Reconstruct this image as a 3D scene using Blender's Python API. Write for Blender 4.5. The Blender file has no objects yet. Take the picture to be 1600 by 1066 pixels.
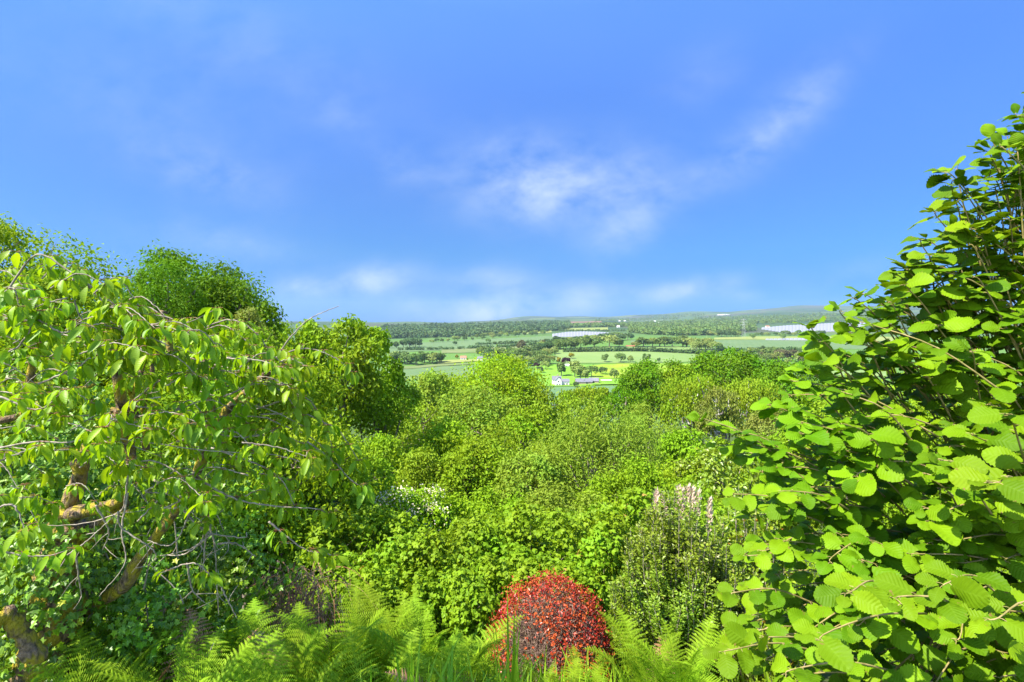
import bpy, math, random
import numpy as np
from math import radians, sin, cos, pi

# ------------------------------------------------------------------ camera, sky, sun, exposure
sc = bpy.context.scene
COL = sc.collection
F, CX, CY = 800.0, 800.0, 505.0           # focal length and principal point in photograph pixels (1600 wide)
cam = bpy.data.cameras.new("camera"); camo = bpy.data.objects.new("camera", cam); COL.objects.link(camo)
cam.sensor_width = 36.0; cam.lens = 18.0
cam.shift_y = (CY - 533.0) / 1600.0
cam.clip_start = 0.05; cam.clip_end = 60000
camo.location = (0, 0, 0); camo.rotation_euler = (radians(90), 0, 0)
sc.camera = camo

SUN_TO = np.array([-0.56, -0.29, 0.78]); SUN_TO /= np.linalg.norm(SUN_TO)
SUN_EL = math.asin(SUN_TO[2]); SUN_ROT = math.atan2(SUN_TO[0], SUN_TO[1])
sl = bpy.data.lights.new("sun", 'SUN'); so = bpy.data.objects.new("sun", sl); COL.objects.link(so)
sl.energy = 5.0; sl.angle = radians(0.53); sl.color = (1.0, 0.94, 0.82)
from mathutils import Vector
so.rotation_euler = Vector(SUN_TO.tolist()).to_track_quat('Z', 'Y').to_euler()
so.location = (-20, -20, 30)

sc.view_settings.view_transform = 'Standard'; sc.view_settings.look = 'None'
sc.view_settings.exposure = 1.5; sc.view_settings.gamma = 1.0
sc.view_settings.use_curve_mapping = False
sc.cycles.max_bounces = 6; sc.cycles.diffuse_bounces = 3; sc.cycles.glossy_bounces = 2
sc.cycles.transmission_bounces = 4; sc.cycles.transparent_max_bounces = 6; sc.cycles.volume_bounces = 0
sc.cycles.caustics_reflective = False; sc.cycles.caustics_refractive = False

class NT:
    """small helper round a node tree"""
    def __init__(s, nt): s.nt = nt; nt.nodes.clear()
    def n(s, t, **kw):
        nd = s.nt.nodes.new(t)
        for k, v in kw.items():
            if k.startswith('i_'):
                nd.inputs[k[2:].replace('_', ' ')].default_value = v
            else: setattr(nd, k, v)
        return nd
    def l(s, a, b): s.nt.links.new(a, b)
    def math(s, op, a, b=None, c=None, clamp=False):
        nd = s.nt.nodes.new('ShaderNodeMath'); nd.operation = op; nd.use_clamp = clamp
        for i, v in enumerate((a, b, c)):
            if v is None: continue
            if isinstance(v, (int, float)): nd.inputs[i].default_value = v
            else: s.l(v, nd.inputs[i])
        return nd.outputs[0]
    def mix(s, fac, a, b, blend='MIX'):
        nd = s.nt.nodes.new('ShaderNodeMix'); nd.data_type = 'RGBA'; nd.blend_type = blend
        for i, v in ((0, fac), (6, a), (7, b)):
            if isinstance(v, (int, float)): nd.inputs[i].default_value = v
            elif isinstance(v, tuple): nd.inputs[i].default_value = (*v[:3], 1)
            else: s.l(v, nd.inputs[i])
        return nd.outputs[2]

W = bpy.data.worlds.new("World"); sc.world = W; W.use_nodes = True
t = NT(W.node_tree)
sky = t.n('ShaderNodeTexSky', sky_type='NISHITA', sun_disc=False, sun_elevation=SUN_EL, sun_rotation=SUN_ROT,
          altitude=150.0, air_density=1.0, dust_density=0.3, ozone_density=3.0)
tc = t.n('ShaderNodeTexCoord')
sep = t.n('ShaderNodeSeparateXYZ'); t.l(tc.outputs['Generated'], sep.inputs[0])
# a clear polarised blue: the sky texture weighted by elevation; unseen sky overhead and behind the camera brightened as added fill light
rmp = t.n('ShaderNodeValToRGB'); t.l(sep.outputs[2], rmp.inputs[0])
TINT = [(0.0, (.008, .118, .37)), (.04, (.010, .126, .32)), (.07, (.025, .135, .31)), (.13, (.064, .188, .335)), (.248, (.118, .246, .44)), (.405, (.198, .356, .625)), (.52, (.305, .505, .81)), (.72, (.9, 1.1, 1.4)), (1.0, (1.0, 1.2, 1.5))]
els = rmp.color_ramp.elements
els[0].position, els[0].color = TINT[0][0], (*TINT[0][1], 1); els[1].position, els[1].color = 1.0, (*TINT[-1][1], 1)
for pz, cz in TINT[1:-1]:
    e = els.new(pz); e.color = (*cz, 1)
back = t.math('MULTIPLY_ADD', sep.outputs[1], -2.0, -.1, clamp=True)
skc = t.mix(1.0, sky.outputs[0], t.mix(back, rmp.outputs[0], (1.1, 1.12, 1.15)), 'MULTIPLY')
dy = t.math('MAXIMUM', sep.outputs[1], 0.05)
cu = t.math('DIVIDE', sep.outputs[0], dy); cv = t.math('DIVIDE', sep.outputs[2], dy)
cmb = t.n('ShaderNodeCombineXYZ'); t.l(cu, cmb.inputs[0]); t.l(cv, cmb.inputs[1])
def fbm(scale, rough, off, stretch=(1, 1.0), rot=0.0):
    mp = t.n('ShaderNodeMapping'); t.l(cmb.outputs[0], mp.inputs[0])
    mp.inputs['Scale'].default_value = (stretch[0], stretch[1], 1); mp.inputs['Location'].default_value = off
    mp.inputs['Rotation'].default_value = (0, 0, rot)
    nz = t.n('ShaderNodeTexNoise'); nz.inputs['Scale'].default_value = scale; nz.inputs['Detail'].default_value = 8
    nz.inputs['Roughness'].default_value = rough; nz.inputs['Distortion'].default_value = 0.15
    t.l(mp.outputs[0], nz.inputs['Vector'])
    return nz.outputs[0]
nA = fbm(8.5, 0.58, (1.3, 4.1, 0), (1.0, 1.5), -0.35)
nB = fbm(2.2, 0.5, (7.7, 2.2, 0), (1, 1.3))
# thin clouds: (photo px, photo py, half width, half height, tilt, amount)
CLOUDS = [(835, 282, 110, 56, 0.0, .8), (855, 305, 50, 34, 0.2, .5), (990, 290, 70, 50, .5, .40), (970, 370, 52, 30, .5, .42), (1225, 185, 110, 34, 0.75, .5),
          (1110, 270, 130, 26, 0.6, .22), (625, 258, 36, 24, -.4, .34), (320, 270, 105, 34, -0.35, .34), (360, 380, 120, 24, -0.2, .34),
          (575, 440, 60, 22, .15, .95), (470, 447, 36, 16, 0, .75), (765, 485, 110, 22, 0, 1.1), (770, 440, 70, 22, 0, .6), (930, 462, 80, 22, .1, .55), (1040, 460, 40, 12, .1, .75),
          (1100, 446, 60, 15, .15, .6), (1160, 462, 30, 8, 0, .3), (360, 55, 240, 60, -.4, .18), (230, 170, 220, 70, -.35, .15),
          (530, 180, 60, 30, -.5, .16), (1100, 120, 60, 40, .5, .18), (1320, 430, 120, 20, .2, .18)]
dens = None
for px, py, hw, hh, rot, amt in CLOUDS:
    a = t.math('SUBTRACT', cu, (px - CX) / F); b = t.math('SUBTRACT', cv, (CY - py) / F)
    c_, s_ = cos(rot), sin(rot)
    p = t.math('ADD', t.math('MULTIPLY', a, c_ / (hw / F)), t.math('MULTIPLY', b, s_ / (hw / F)))
    q = t.math('ADD', t.math('MULTIPLY', a, -s_ / (hh / F)), t.math('MULTIPLY', b, c_ / (hh / F)))
    r2 = t.math('ADD', t.math('MULTIPLY', p, p), t.math('MULTIPLY', q, q))
    g = t.math('MULTIPLY', t.math('POWER', 2.718, t.math('MULTIPLY', r2, -0.8)), amt)
    dens = g if dens is None else t.math('ADD', dens, g)
tex = t.math('MULTIPLY_ADD', nA, 2.7, -.80, clamp=True)
tex2 = t.math('MULTIPLY_ADD', nB, 2.0, -0.45, clamp=True)
veil = t.math('MULTIPLY', tex2, 0.03)
front = t.math('GREATER_THAN', sep.outputs[1], 0.06)
amount = t.math('MULTIPLY', t.math('ADD', t.math('MULTIPLY', dens, tex), veil), front, clamp=True)
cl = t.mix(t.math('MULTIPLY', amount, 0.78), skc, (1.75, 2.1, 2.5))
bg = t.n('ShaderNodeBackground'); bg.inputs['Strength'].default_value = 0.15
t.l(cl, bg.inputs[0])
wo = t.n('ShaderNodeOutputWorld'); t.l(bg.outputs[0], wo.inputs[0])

# ------------------------------------------------------------------ helpers
UP = np.array([0, 0, 1.0])
def rng_(seed): return np.random.default_rng(seed)
def nrm(a): return a / np.maximum(np.linalg.norm(a, axis=-1, keepdims=True), 1e-9)
def P(px, py, d): return np.array([(px - CX) / F * d, d, (CY - py) / F * d])

# terrain: height above the camera by bearing (photo column) and distance
COLS = np.array([-3000, 560, 700, 860, 990, 1120, 1250, 1420, 4600.0])
COLS_U = (COLS - CX) / F
NEAR = [(-40, -3.1), (2.0, -3.15), (3.2, -3.25), (4.4, -3.45), (5.8, -4.0), (8, -5.3), (12, -7.8), (20, -12.5), (40, -22), (80, -37), (150, -51), (280, -63), (400, -66)]
FARP = {0: [(600, -64), (1000, -62), (1500, -58), (2000, -52), (2600, -34), (3500, -12), (5000, 8), (8000, 10), (10000, -8)],
        1: [(600, -64), (1000, -62), (1500, -58), (2000, -52), (2600, -34), (3500, -12), (5000, 8), (8000, 10), (10000, -8)],
        2: [(600, -64), (1000, -62), (1500, -57), (2000, -50), (2600, -32), (3500, -12), (5000, 4), (8000, 8), (10000, 18)],
        3: [(600, -63), (720, -60), (850, -54), (1000, -47), (1100, -48), (1400, -47), (1800, -42), (2300, -35), (3000, -22), (4000, -7), (6000, 14), (8000, 55), (10000, 118)],
        4: [(600, -63), (720, -58), (850, -53), (1000, -45), (1100, -47), (1400, -46), (1800, -41), (2300, -34), (3000, -18), (4000, -2), (6000, 30), (8000, 90), (10000, 172)],
        5: [(600, -63), (720, -60), (850, -57), (1000, -52), (1200, -53), (1500, -49), (2000, -41), (2500, -28), (3200, -12), (5000, 45), (8000, 140), (10000, 225)],
        6: [(600, -63), (1000, -54), (1500, -48), (2000, -41), (2600, -13), (3500, 14), (5000, 74), (8000, 200), (10000, 315)],
        7: [(600, -63), (1000, -54), (1500, -48), (2000, -40), (2600, -10), (3500, 22), (5000, 90), (8000, 235), (10000, 345)],
        8: [(600, -63), (1000, -54), (1500, -48), (2000, -40), (2600, -10), (3500, 22), (5000, 90), (8000, 235), (10000, 345)]}
TD, TZ = [], []
for k in range(9):
    pr = NEAR + FARP[k] + [(13500, FARP[k][-1][1] - 200)]
    TD.append(np.array([p[0] for p in pr], float)); TZ.append(np.array([p[1] for p in pr], float))
def hz(x, y):
    x = np.asarray(x, float); y = np.asarray(y, float)
    x, y = np.broadcast_arrays(x, y)
    u = x / np.maximum(y, 15.0)
    zc = np.stack([np.interp(y, TD[k], TZ[k]) for k in range(9)], 0)
    i = np.clip(np.searchsorted(COLS_U, u) - 1, 0, 7)
    f = np.clip((u - COLS_U[i]) / (COLS_U[i + 1] - COLS_U[i]), 0, 1)
    f = f * f * (3 - 2 * f)
    z0 = np.take_along_axis(zc, i[None], 0)[0]; z1 = np.take_along_axis(zc, (i + 1)[None], 0)[0]
    z = z0 * (1 - f) + z1 * f
    far = np.clip((y - 2500) / 6000, 0, 1)
    z = z + far * (16 * np.sin(x / 430.0 + 0.3) + 9 * np.sin(x / 173.0 + 1.7 + y / 900) + 14 * np.sin(x / 900 + 2.0))
    return z
DL = np.exp(np.linspace(math.log(60), math.log(10400), 1500))
def hit(px, py, lo=330.0):
    """distance at which the ground is seen in that direction"""
    u = (px - CX) / F
    z = hz(u * DL, DL)
    pyd = CY - z / DL * F
    ok = np.where((pyd <= py) & (DL > lo))[0]
    d = DL[ok[0]] if len(ok) else 10000.0
    return d

class MB:
    def __init__(s): s.V = []; s.L = []; s.S = []; s.T = []; s.U = []; s.M = []; s.n = 0
    def add(s, V, faces, tint=None, uv=None, mat=0):
        V = np.asarray(V, float).reshape(-1, 3); n = len(V)
        s.V.append(V)
        for Fa in (faces if isinstance(faces, list) else [faces]):
            Fa = np.asarray(Fa, int)
            if Fa.size == 0: continue
            s.L.append((Fa + s.n).ravel()); s.S.append(np.full(len(Fa), Fa.shape[1])); s.M.append(np.full(len(Fa), mat))
        s.T.append(np.full(n, .5) if tint is None else np.broadcast_to(np.asarray(tint, float), (n,)))
        s.U.append(np.zeros((n, 2)) if uv is None else np.asarray(uv, float))
        s.n += n
    def leaves(s, tpl, pos, axis, nor, size, tint, mat=0, wscale=None):
        """one leaf of template TPL at each POS: its axis, its face normal, its length"""
        T, Q, UV = tpl
        N = len(pos)
        if N == 0: return
        Y = nrm(axis); X = nrm(np.cross(Y, nor)); Z = np.cross(X, Y)
        size = np.broadcast_to(np.asarray(size, float), (N,))[:, None, None]
        w = 1.0 if wscale is None else wscale[:, None, None]
        V = pos[:, None] + size * (T[None, :, 0:1] * X[:, None] * w + T[None, :, 1:2] * Y[:, None] + T[None, :, 2:3] * Z[:, None])
        K = len(T)
        Fq = (Q[None] + (np.arange(N) * K)[:, None, None]).reshape(-1, Q.shape[1])
        s.add(V.reshape(-1, 3), Fq, np.repeat(tint, K), np.tile(UV, (N, 1)), mat)
    def tube(s, pts, rad, sides=6, tint=.5, mat=0, cap=True):
        pts = np.asarray(pts, float); n = len(pts)
        rad = np.broadcast_to(np.asarray(rad, float), (n,))
        tg = nrm(np.gradient(pts, axis=0))
        ref = np.array([0.3, 0.9, 0.31]) if abs(tg[0] @ np.array([0.3, .9, .31])) < .9 else np.array([1.0, 0, 0])
        A = nrm(np.cross(tg, ref)); B = np.cross(tg, A)
        an = np.arange(sides) * 2 * pi / sides
        V = pts[:, None] + rad[:, None, None] * (np.cos(an)[None, :, None] * A[:, None] + np.sin(an)[None, :, None] * B[:, None])
        i = np.arange(n - 1)[:, None] * sides; j = np.arange(sides)[None]; j2 = (j + 1) % sides
        Q = np.stack([i + j, i + j2, i + sides + j2, i + sides + j], -1).reshape(-1, 4)
        L = np.repeat(np.concatenate([[0], np.cumsum(np.linalg.norm(np.diff(pts, axis=0), axis=1))]), sides)
        fs = [Q]
        if cap: fs.append(np.arange(sides)[None] + (n - 1) * sides); fs.append(np.arange(sides)[None, ::-1])
        s.add(V.reshape(-1, 3), fs, tint, np.stack([L, np.tile(an, n)], -1), mat)
    def box(s, c, d, mat=0, rz=0.0):
        c = np.array(c, float); h = np.array(d, float) / 2
        V = np.array([(x, y, z) for z in (-1, 1) for y in (-1, 1) for x in (-1, 1)], float) * h
        R = np.array([[cos(rz), -sin(rz), 0], [sin(rz), cos(rz), 0], [0, 0, 1]])
        s.add(V @ R.T + c, np.array([(0, 2, 3, 1), (4, 5, 7, 6), (0, 1, 5, 4), (2, 6, 7, 3), (0, 4, 6, 2), (1, 3, 7, 5)]), mat=mat)
    def mesh(s, name, mats, smooth=False):
        V = np.concatenate(s.V); L = np.concatenate(s.L); S = np.concatenate(s.S); M = np.concatenate(s.M)
        me = bpy.data.meshes.new(name)
        me.vertices.add(len(V)); me.vertices.foreach_set('co', V.astype(np.float32).ravel())
        me.loops.add(len(L)); me.loops.foreach_set('vertex_index', L.astype(np.int32))
        me.polygons.add(len(S)); st = np.concatenate([[0], np.cumsum(S)[:-1]])
        me.polygons.foreach_set('loop_start', st.astype(np.int32))
        try: me.polygons.foreach_set('loop_total', S.astype(np.int32))
        except Exception: pass
        me.polygons.foreach_set('material_index', M.astype(np.int32))
        me.polygons.foreach_set('use_smooth', np.full(len(S), smooth))
        a = me.attributes.new('tint', 'FLOAT', 'POINT'); a.data.foreach_set('value', np.concatenate(s.T).astype(np.float32))
        uv = me.uv_layers.new(name='UVMap'); uv.data.foreach_set('uv', np.concatenate(s.U)[L].astype(np.float32).ravel())
        for m in (mats if isinstance(mats, (list, tuple)) else [mats]): me.materials.append(m)
        me.update(calc_edges=True)
        return me
    def obj(s, name, mats, parent=None, smooth=False, base=None):
        if base is not None:
            s.V = [v - base for v in s.V]
        o = bpy.data.objects.new(name, s.mesh(name, mats, smooth)); COL.objects.link(o)
        if parent is not None: o.parent = parent
        elif base is not None: o.location = base
        return o
def tag(o, label, cat, group=None, kind=None):
    if label: o['label'] = label
    if cat: o['category'] = cat
    if group: o['group'] = group
    if kind: o['kind'] = kind
    return o
def thing(name, label, cat, loc, group=None):
    o = bpy.data.objects.new(name, None); COL.objects.link(o); o.location = tuple(float(v) for v in loc); o.empty_display_size = .2
    return tag(o, label, cat, group)
def dup(root, loc, rz=0.0, scale=None, label=None, group=None):
    r = root.copy(); COL.objects.link(r); r.location = tuple(float(v) for v in loc); r.rotation_euler = (0, 0, rz)
    if scale is not None: r.scale = scale if isinstance(scale, tuple) else (scale,) * 3
    if label: r['label'] = label
    if group: r['group'] = group
    for ch in list(root.children):
        c = ch.copy(); COL.objects.link(c); c.parent = r
        for g in list(ch.children):
            d = g.copy(); COL.objects.link(d); d.parent = c
    return r
ORD = ["first", "second", "third", "fourth", "fifth", "sixth", "seventh", "eighth", "ninth", "tenth", "eleventh", "twelfth", "thirteenth", "fourteenth", "fifteenth", "sixteenth",
       "seventeenth", "eighteenth", "nineteenth", "twentieth"]
def smooth_pl(pts, n=24):
    pts = np.asarray(pts, float)
    if len(pts) < 3:
        tt = np.linspace(0, 1, n)[:, None]; return pts[0] * (1 - tt) + pts[-1] * tt
    Pp = np.vstack([2 * pts[0] - pts[1], pts, 2 * pts[-1] - pts[-2]]); out = []
    seg = len(pts) - 1; k = max(2, n // seg)
    for i in range(seg):
        p0, p1, p2, p3 = Pp[i:i + 4]
        for tt in np.linspace(0, 1, k, endpoint=False):
            out.append(.5 * ((2 * p1) + (-p0 + p2) * tt + (2 * p0 - 5 * p1 + 4 * p2 - p3) * tt ** 2 + (-p0 + 3 * p1 - 3 * p2 + p3) * tt ** 3))
    out.append(pts[-1]); return np.array(out)

# ------------------------------------------------------------------ materials
MATS = {}
def leafmat(name, ca, cb, trans=.35, tcol=None, rough=.6, spec=.10, veins=None, accent=None, acc_thr=.93, clump=None, patch=1.2):
    m = bpy.data.materials.new(name); m.use_nodes = True; t = NT(m.node_tree)
    at = t.n('ShaderNodeAttribute', attribute_name='tint')
    col = t.mix(at.outputs['Fac'], ca, cb)
    # broad natural patches of slightly different green
    ge = t.n('ShaderNodeNewGeometry'); nz = t.n('ShaderNodeTexNoise'); nz.inputs['Scale'].default_value = patch; nz.inputs['Detail'].default_value = 2
    t.l(ge.outputs['Position'], nz.inputs['Vector'])
    hsv = t.n('ShaderNodeHueSaturation'); t.l(col, hsv.inputs['Color'])
    t.l(t.math('MULTIPLY_ADD', nz.outputs[0], 0.085, 0.4525), hsv.inputs['Hue'])
    t.l(t.math('MULTIPLY_ADD', nz.outputs[0], 0.7, 0.65), hsv.inputs['Value'])
    col = hsv.outputs[0]
    if accent is not None:
        col = t.mix(t.math('GREATER_THAN', at.outputs['Fac'], acc_thr), col, accent)
    bs = t.n('ShaderNodeBsdfPrincipled'); bs.inputs['Roughness'].default_value = rough; bs.inputs['Specular IOR Level'].default_value = spec
    if veins:
        uvn = t.n('ShaderNodeUVMap'); sp = t.n('ShaderNodeSeparateXYZ'); t.l(uvn.outputs[0], sp.inputs[0])
        side = t.math('ABSOLUTE', sp.outputs[0])
        w = t.math('FRACT', t.math('SUBTRACT', t.math('MULTIPLY', sp.outputs[1], veins[0]), t.math('MULTIPLY', side, veins[1])))
        tri = t.math('ABSOLUTE', t.math('SUBTRACT', w, .5))          # 0.5 at a vein, 0 between
        line = t.math('MULTIPLY_ADD', tri, 6.0, -2.3, clamp=True)
        mid = t.math('MULTIPLY_ADD', side, -22.0, 1.0, clamp=True)
        vl = t.math('MAXIMUM', line, mid)
        col = t.mix(t.math('MULTIPLY', vl, veins[2]), col, veins[3])
        if len(veins) > 5:                                            # browned spots and edges, different on every leaf
            cv_ = t.n('ShaderNodeCombineXYZ'); t.l(sp.outputs[0], cv_.inputs[0]); t.l(sp.outputs[1], cv_.inputs[1]); t.l(t.math('MULTIPLY', at.outputs['Fac'], 61.0), cv_.inputs[2])
            ns = t.n('ShaderNodeTexNoise'); ns.inputs['Scale'].default_value = 4.5; ns.inputs['Detail'].default_value = 5; t.l(cv_.outputs[0], ns.inputs['Vector'])
            edge = t.math('MULTIPLY', t.math('MULTIPLY', side, side), .55)
            col = t.mix(t.math('MULTIPLY_ADD', t.math('ADD', ns.outputs[0], edge), 14.0, -9.9, clamp=True), col, veins[5])
        bp = t.n('ShaderNodeBump'); bp.inputs['Strength'].default_value = veins[4]; bp.inputs['Distance'].default_value = .004
        t.l(t.math('SUBTRACT', 1.0, t.math('MULTIPLY', tri, 2.0)), bp.inputs['Height']); t.l(bp.outputs[0], bs.inputs['Normal'])
    t.l(col, bs.inputs['Base Color'])
    tr = t.n('ShaderNodeBsdfTranslucent')
    t.l(t.mix(1.0, col, tcol or (1.35, 1.25, .55), 'MULTIPLY'), tr.inputs[0])
    mx = t.n('ShaderNodeMixShader'); mx.inputs[0].default_value = trans
    t.l(bs.outputs[0], mx.inputs[1]); t.l(tr.outputs[0], mx.inputs[2])
    o = t.n('ShaderNodeOutputMaterial'); t.l(mx.outputs[0], o.inputs[0])
    MATS[name] = m; return m
def solid(name, ca, cb, scale=8.0, rough=.85, bump=.4, spec=.25, thr=(.35, .65), stretch=(1, 1, 1), cc=None, bdist=.02):
    m = bpy.data.materials.new(name); m.use_nodes = True; t = NT(m.node_tree)
    tc = t.n('ShaderNodeTexCoord'); mp = t.n('ShaderNodeMapping'); mp.inputs['Scale'].default_value = stretch
    t.l(tc.outputs['Object'], mp.inputs[0])
    nz = t.n('ShaderNodeTexNoise'); nz.inputs['Scale'].default_value = scale; nz.inputs['Detail'].default_value = 6; t.l(mp.outputs[0], nz.inputs['Vector'])
    mr = t.n('ShaderNodeMapRange'); mr.inputs['From Min'].default_value = thr[0]; mr.inputs['From Max'].default_value = thr[1]; t.l(nz.outputs[0], mr.inputs[0])
    col = t.mix(mr.outputs[0], ca, cb)
    if cc:
        n2 = t.n('ShaderNodeTexNoise'); n2.inputs['Scale'].default_value = scale * .35; n2.inputs['Detail'].default_value = 4; t.l(mp.outputs[0], n2.inputs['Vector'])
        col = t.mix(t.math('MULTIPLY_ADD', n2.outputs[0], 7.0, -3.0, clamp=True), col, cc)
    bs = t.n('ShaderNodeBsdfPrincipled'); bs.inputs['Roughness'].default_value = rough; bs.inputs['Specular IOR Level'].default_value = spec
    t.l(col, bs.inputs['Base Color'])
    if bump:
        bp = t.n('ShaderNodeBump'); bp.inputs['Strength'].default_value = bump; bp.inputs['Distance'].default_value = bdist
        t.l(nz.outputs[0], bp.inputs['Height']); t.l(bp.outputs[0], bs.inputs['Normal'])
    o = t.n('ShaderNodeOutputMaterial'); t.l(bs.outputs[0], o.inputs[0])
    MATS[name] = m; return m

VL = (.22, .36, .03)
M_hazel = leafmat('hazel leaf', (0.060, 0.148, 0.002), (0.150, 0.270, 0.004), .27, None, .55, .10, veins=(8, 3.0, .12, VL, .30, (.17, .13, .03)), patch=.9)
M_cherry = leafmat('cherry leaf', (0.120, 0.260, 0.005), (0.285, 0.440, 0.010), .44, None, .45, .3, veins=(10, 2.4, .14, VL, .12), patch=2.0)
M_bright = leafmat('bright leaf', (0.148, 0.268, 0.007), (0.285, 0.425, 0.014), .36, patch=.35)
M_soft = leafmat('greyish leaf', (.145, .25, .018), (.25, .37, .036), .36, patch=.4)
M_mid = leafmat('mid leaf', (0.118, 0.228, 0.007), (0.235, 0.370, 0.012), .34, patch=.3)
M_dark = leafmat('dark leaf', (0.062, 0.150, 0.003), (0.130, 0.265, 0.006), .30, patch=.3)
M_olive = leafmat('olive leaf', (0.140, 0.240, 0.008), (0.240, 0.355, 0.018), .32, patch=.3)
M_brown = leafmat('brownish leaf', (.135, .185, .022), (.22, .265, .045), .30, patch=.3)
M_bramble = leafmat('bramble leaf', (0.095, 0.205, 0.008), (0.235, 0.365, 0.014), .34, rough=.45, patch=.8, accent=(0.396, 0.257, 0.060), acc_thr=.965)
M_ivy = leafmat('ivy leaf', (.050, .12, .005), (.18, .34, .012), .22, rough=.42, spec=.35, patch=1.6, accent=(.36, .40, .03), acc_thr=.975)
M_red = leafmat('red leaf', (.23, .022, .008), (.50, .105, .022), .25, (1.3, .8, .7), .4, .4, patch=4)
M_box = leafmat('evergreen leaf', (.10, .18, .008), (.23, .32, .022), .22, rough=.42, spec=.4, patch=1.2, accent=(.27, .26, .06), acc_thr=.96)
M_tip = leafmat('orange tipped leaf', (0.099, 0.193, 0.008), (0.264, 0.351, 0.014), .3, rough=.38, spec=.5, patch=1.5, accent=(0.502, 0.199, 0.030), acc_thr=.93)
M_fern = leafmat('fern frond', (0.150, 0.285, 0.010), (0.270, 0.420, 0.020), .42, patch=1.0)
M_strap = leafmat('strap leaf', (.15, .30, .010), (.27, .43, .025), .4, rough=.5, spec=.15, patch=2)
M_white = leafmat('white blossom', (.74, .64, .40), (.88, .80, .56), .3, (1, 1, 1), .6, .2, patch=2)
M_plume = leafmat('dry plume', (.62, .46, .34), (.80, .65, .48), .35, (1, 1, 1), .8, .1, patch=3)
M_dead = leafmat('dead frond', (.24, .12, .055), (.46, .28, .15), .2, (1, 1, 1), .8, .1, patch=3)
M_blue = leafmat('blue green needle', (.045, .10, .06), (.09, .17, .11), .15, (1, 1, 1), .5, .3, patch=2)
M_far1 = leafmat('distant green crown', (.095, .165, .035), (.16, .235, .055), .2, patch=.02)
M_far2 = leafmat('distant pale crown', (.18, .25, .05), (.27, .33, .085), .2, patch=.02)
M_far3 = leafmat('distant dark crown', (.06, .115, .035), (.105, .17, .048), .15, patch=.02)
M_purple = leafmat('copper beech crown', (.030, .010, .016), (.065, .022, .030), .1, (1, 1, 1), patch=.02)
M_yellow = leafmat('yellow crown', (.22, .22, .02), (.36, .33, .03), .2, (1, 1, 1), patch=.02)
M_bronze = leafmat('bronze crown', (.11, .115, .04), (.18, .17, .07), .2, (1, 1, 1), patch=.02)
M_bark = solid('grey bark', (.10, .075, .055), (.27, .22, .17), 14, .9, .7, stretch=(1, 1, .25))
M_birch = solid('white bark', (.45, .42, .36), (.62, .60, .54), 3, .8, .3, stretch=(1, 1, 3), cc=(.12, .10, .08))
M_moss = solid('mossy bark', (.07, .045, .03), (.27, .18, .11), 38, .95, 1.0, cc=(.32, .25, .02), bdist=.05, stretch=(1, 1, .6))
M_twig = solid('pale twig bark', (.17, .135, .10), (.34, .29, .22), 30, .8, .3)
M_stem = solid('hazel twig bark', (.17, .15, .035), (.33, .25, .10), 25, .7, .2)
M_petiole = solid('red petiole', (.16, .05, .02), (.22, .13, .03), 20, .6, 0)

# ------------------------------------------------------------------ leaf templates (x across, y along, z up from the face)
def rhomb(w=.32, mid=.45, fold=.10, droop=.12):
    return (np.array([(0, 0, 0), (w, mid, fold), (0, 1, -droop), (-w, mid, fold)], float), np.array([[0, 1, 2, 3]]), np.array([(0, 0), (1, .5), (0, 1), (-1, .5)], float))
T_R = rhomb(); T_FIB = rhomb(.07, .45, .02, .25); T_RN = rhomb(.2, .45, .06, .15); T_RW = rhomb(.42, .5, .12, .1)
def leafgrid(ns, width, serr=0.0, fold=.12, droop=.2, cross=2, pleat=0.0, wav=0.0, cordate=0.0):
    V, UV, Q = [], [], []
    cols = 2 * cross + 1
    for i in range(ns + 1):
        s = i / ns
        w = width(s)
        if serr and 0 < i < ns: w *= 1 + (serr if i % 2 else -serr * .5)
        for j in range(-cross, cross + 1):
            tt = j / cross
            x = tt * w
            y = s + (abs(tt) ** 1.5) * (0.06 if 0 < i < ns else 0) - cordate * abs(tt) * max(0, 1 - s * 6)
            z = fold * abs(x) - droop * s * s - .10 * (tt * tt) * w + pleat * (1 if i % 2 else -1) * abs(tt) * (0 < i < ns) + wav * sin(s * 9 + tt * 3) * abs(tt)
            V.append((x, y, z)); UV.append((tt * w, s))
    for i in range(ns):
        for j in range(cols - 1):
            a = i * cols + j; Q.append((a, a + 1, a + cols + 1, a + cols))
    return np.array(V), np.array(Q), np.array(UV)
def hazel_w(s):
    b = .46 * sin(pi * min(1.0, s ** .88 * .94 + .05)) ** .6
    return b if s < .78 else max(.006, .46 * sin(pi * (.78 ** .88 * .94 + .05)) ** .6 * ((1 - s) / .22) ** .85)
T_HZ = [leafgrid(20, hazel_w, .10, f, dr, 2, .016, wv, .14) for f, dr, wv in ((.10, .22, .03), (.28, .40, .045), (-.12, .50, .04), (.05, .12, .06))]
T_CH = [leafgrid(10, lambda s: .20 * sin(pi * s ** .85) ** .8 * (1 if s < .85 else .8) + .004, .03, f, dr, 1, .0, wv) for f, dr, wv in ((.5, .28, .01), (.75, .15, .02), (.35, .45, .02))]
_iv = np.array([(0, 0, 0), (.34, -.08, .03), (.30, .26, .05), (.56, .42, .0), (.24, .55, .05), (0, 1, -.06), (-.24, .55, .05), (-.56, .42, 0), (-.30, .26, .05), (-.34, -.08, .03)], float)
T_IVY = (_iv, np.array([[0, 1, 2, 2], [0, 2, 3, 4], [0, 4, 5, 6], [0, 6, 7, 8], [0, 8, 9, 9]]), _iv[:, :2].copy())
_bt = []
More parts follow.
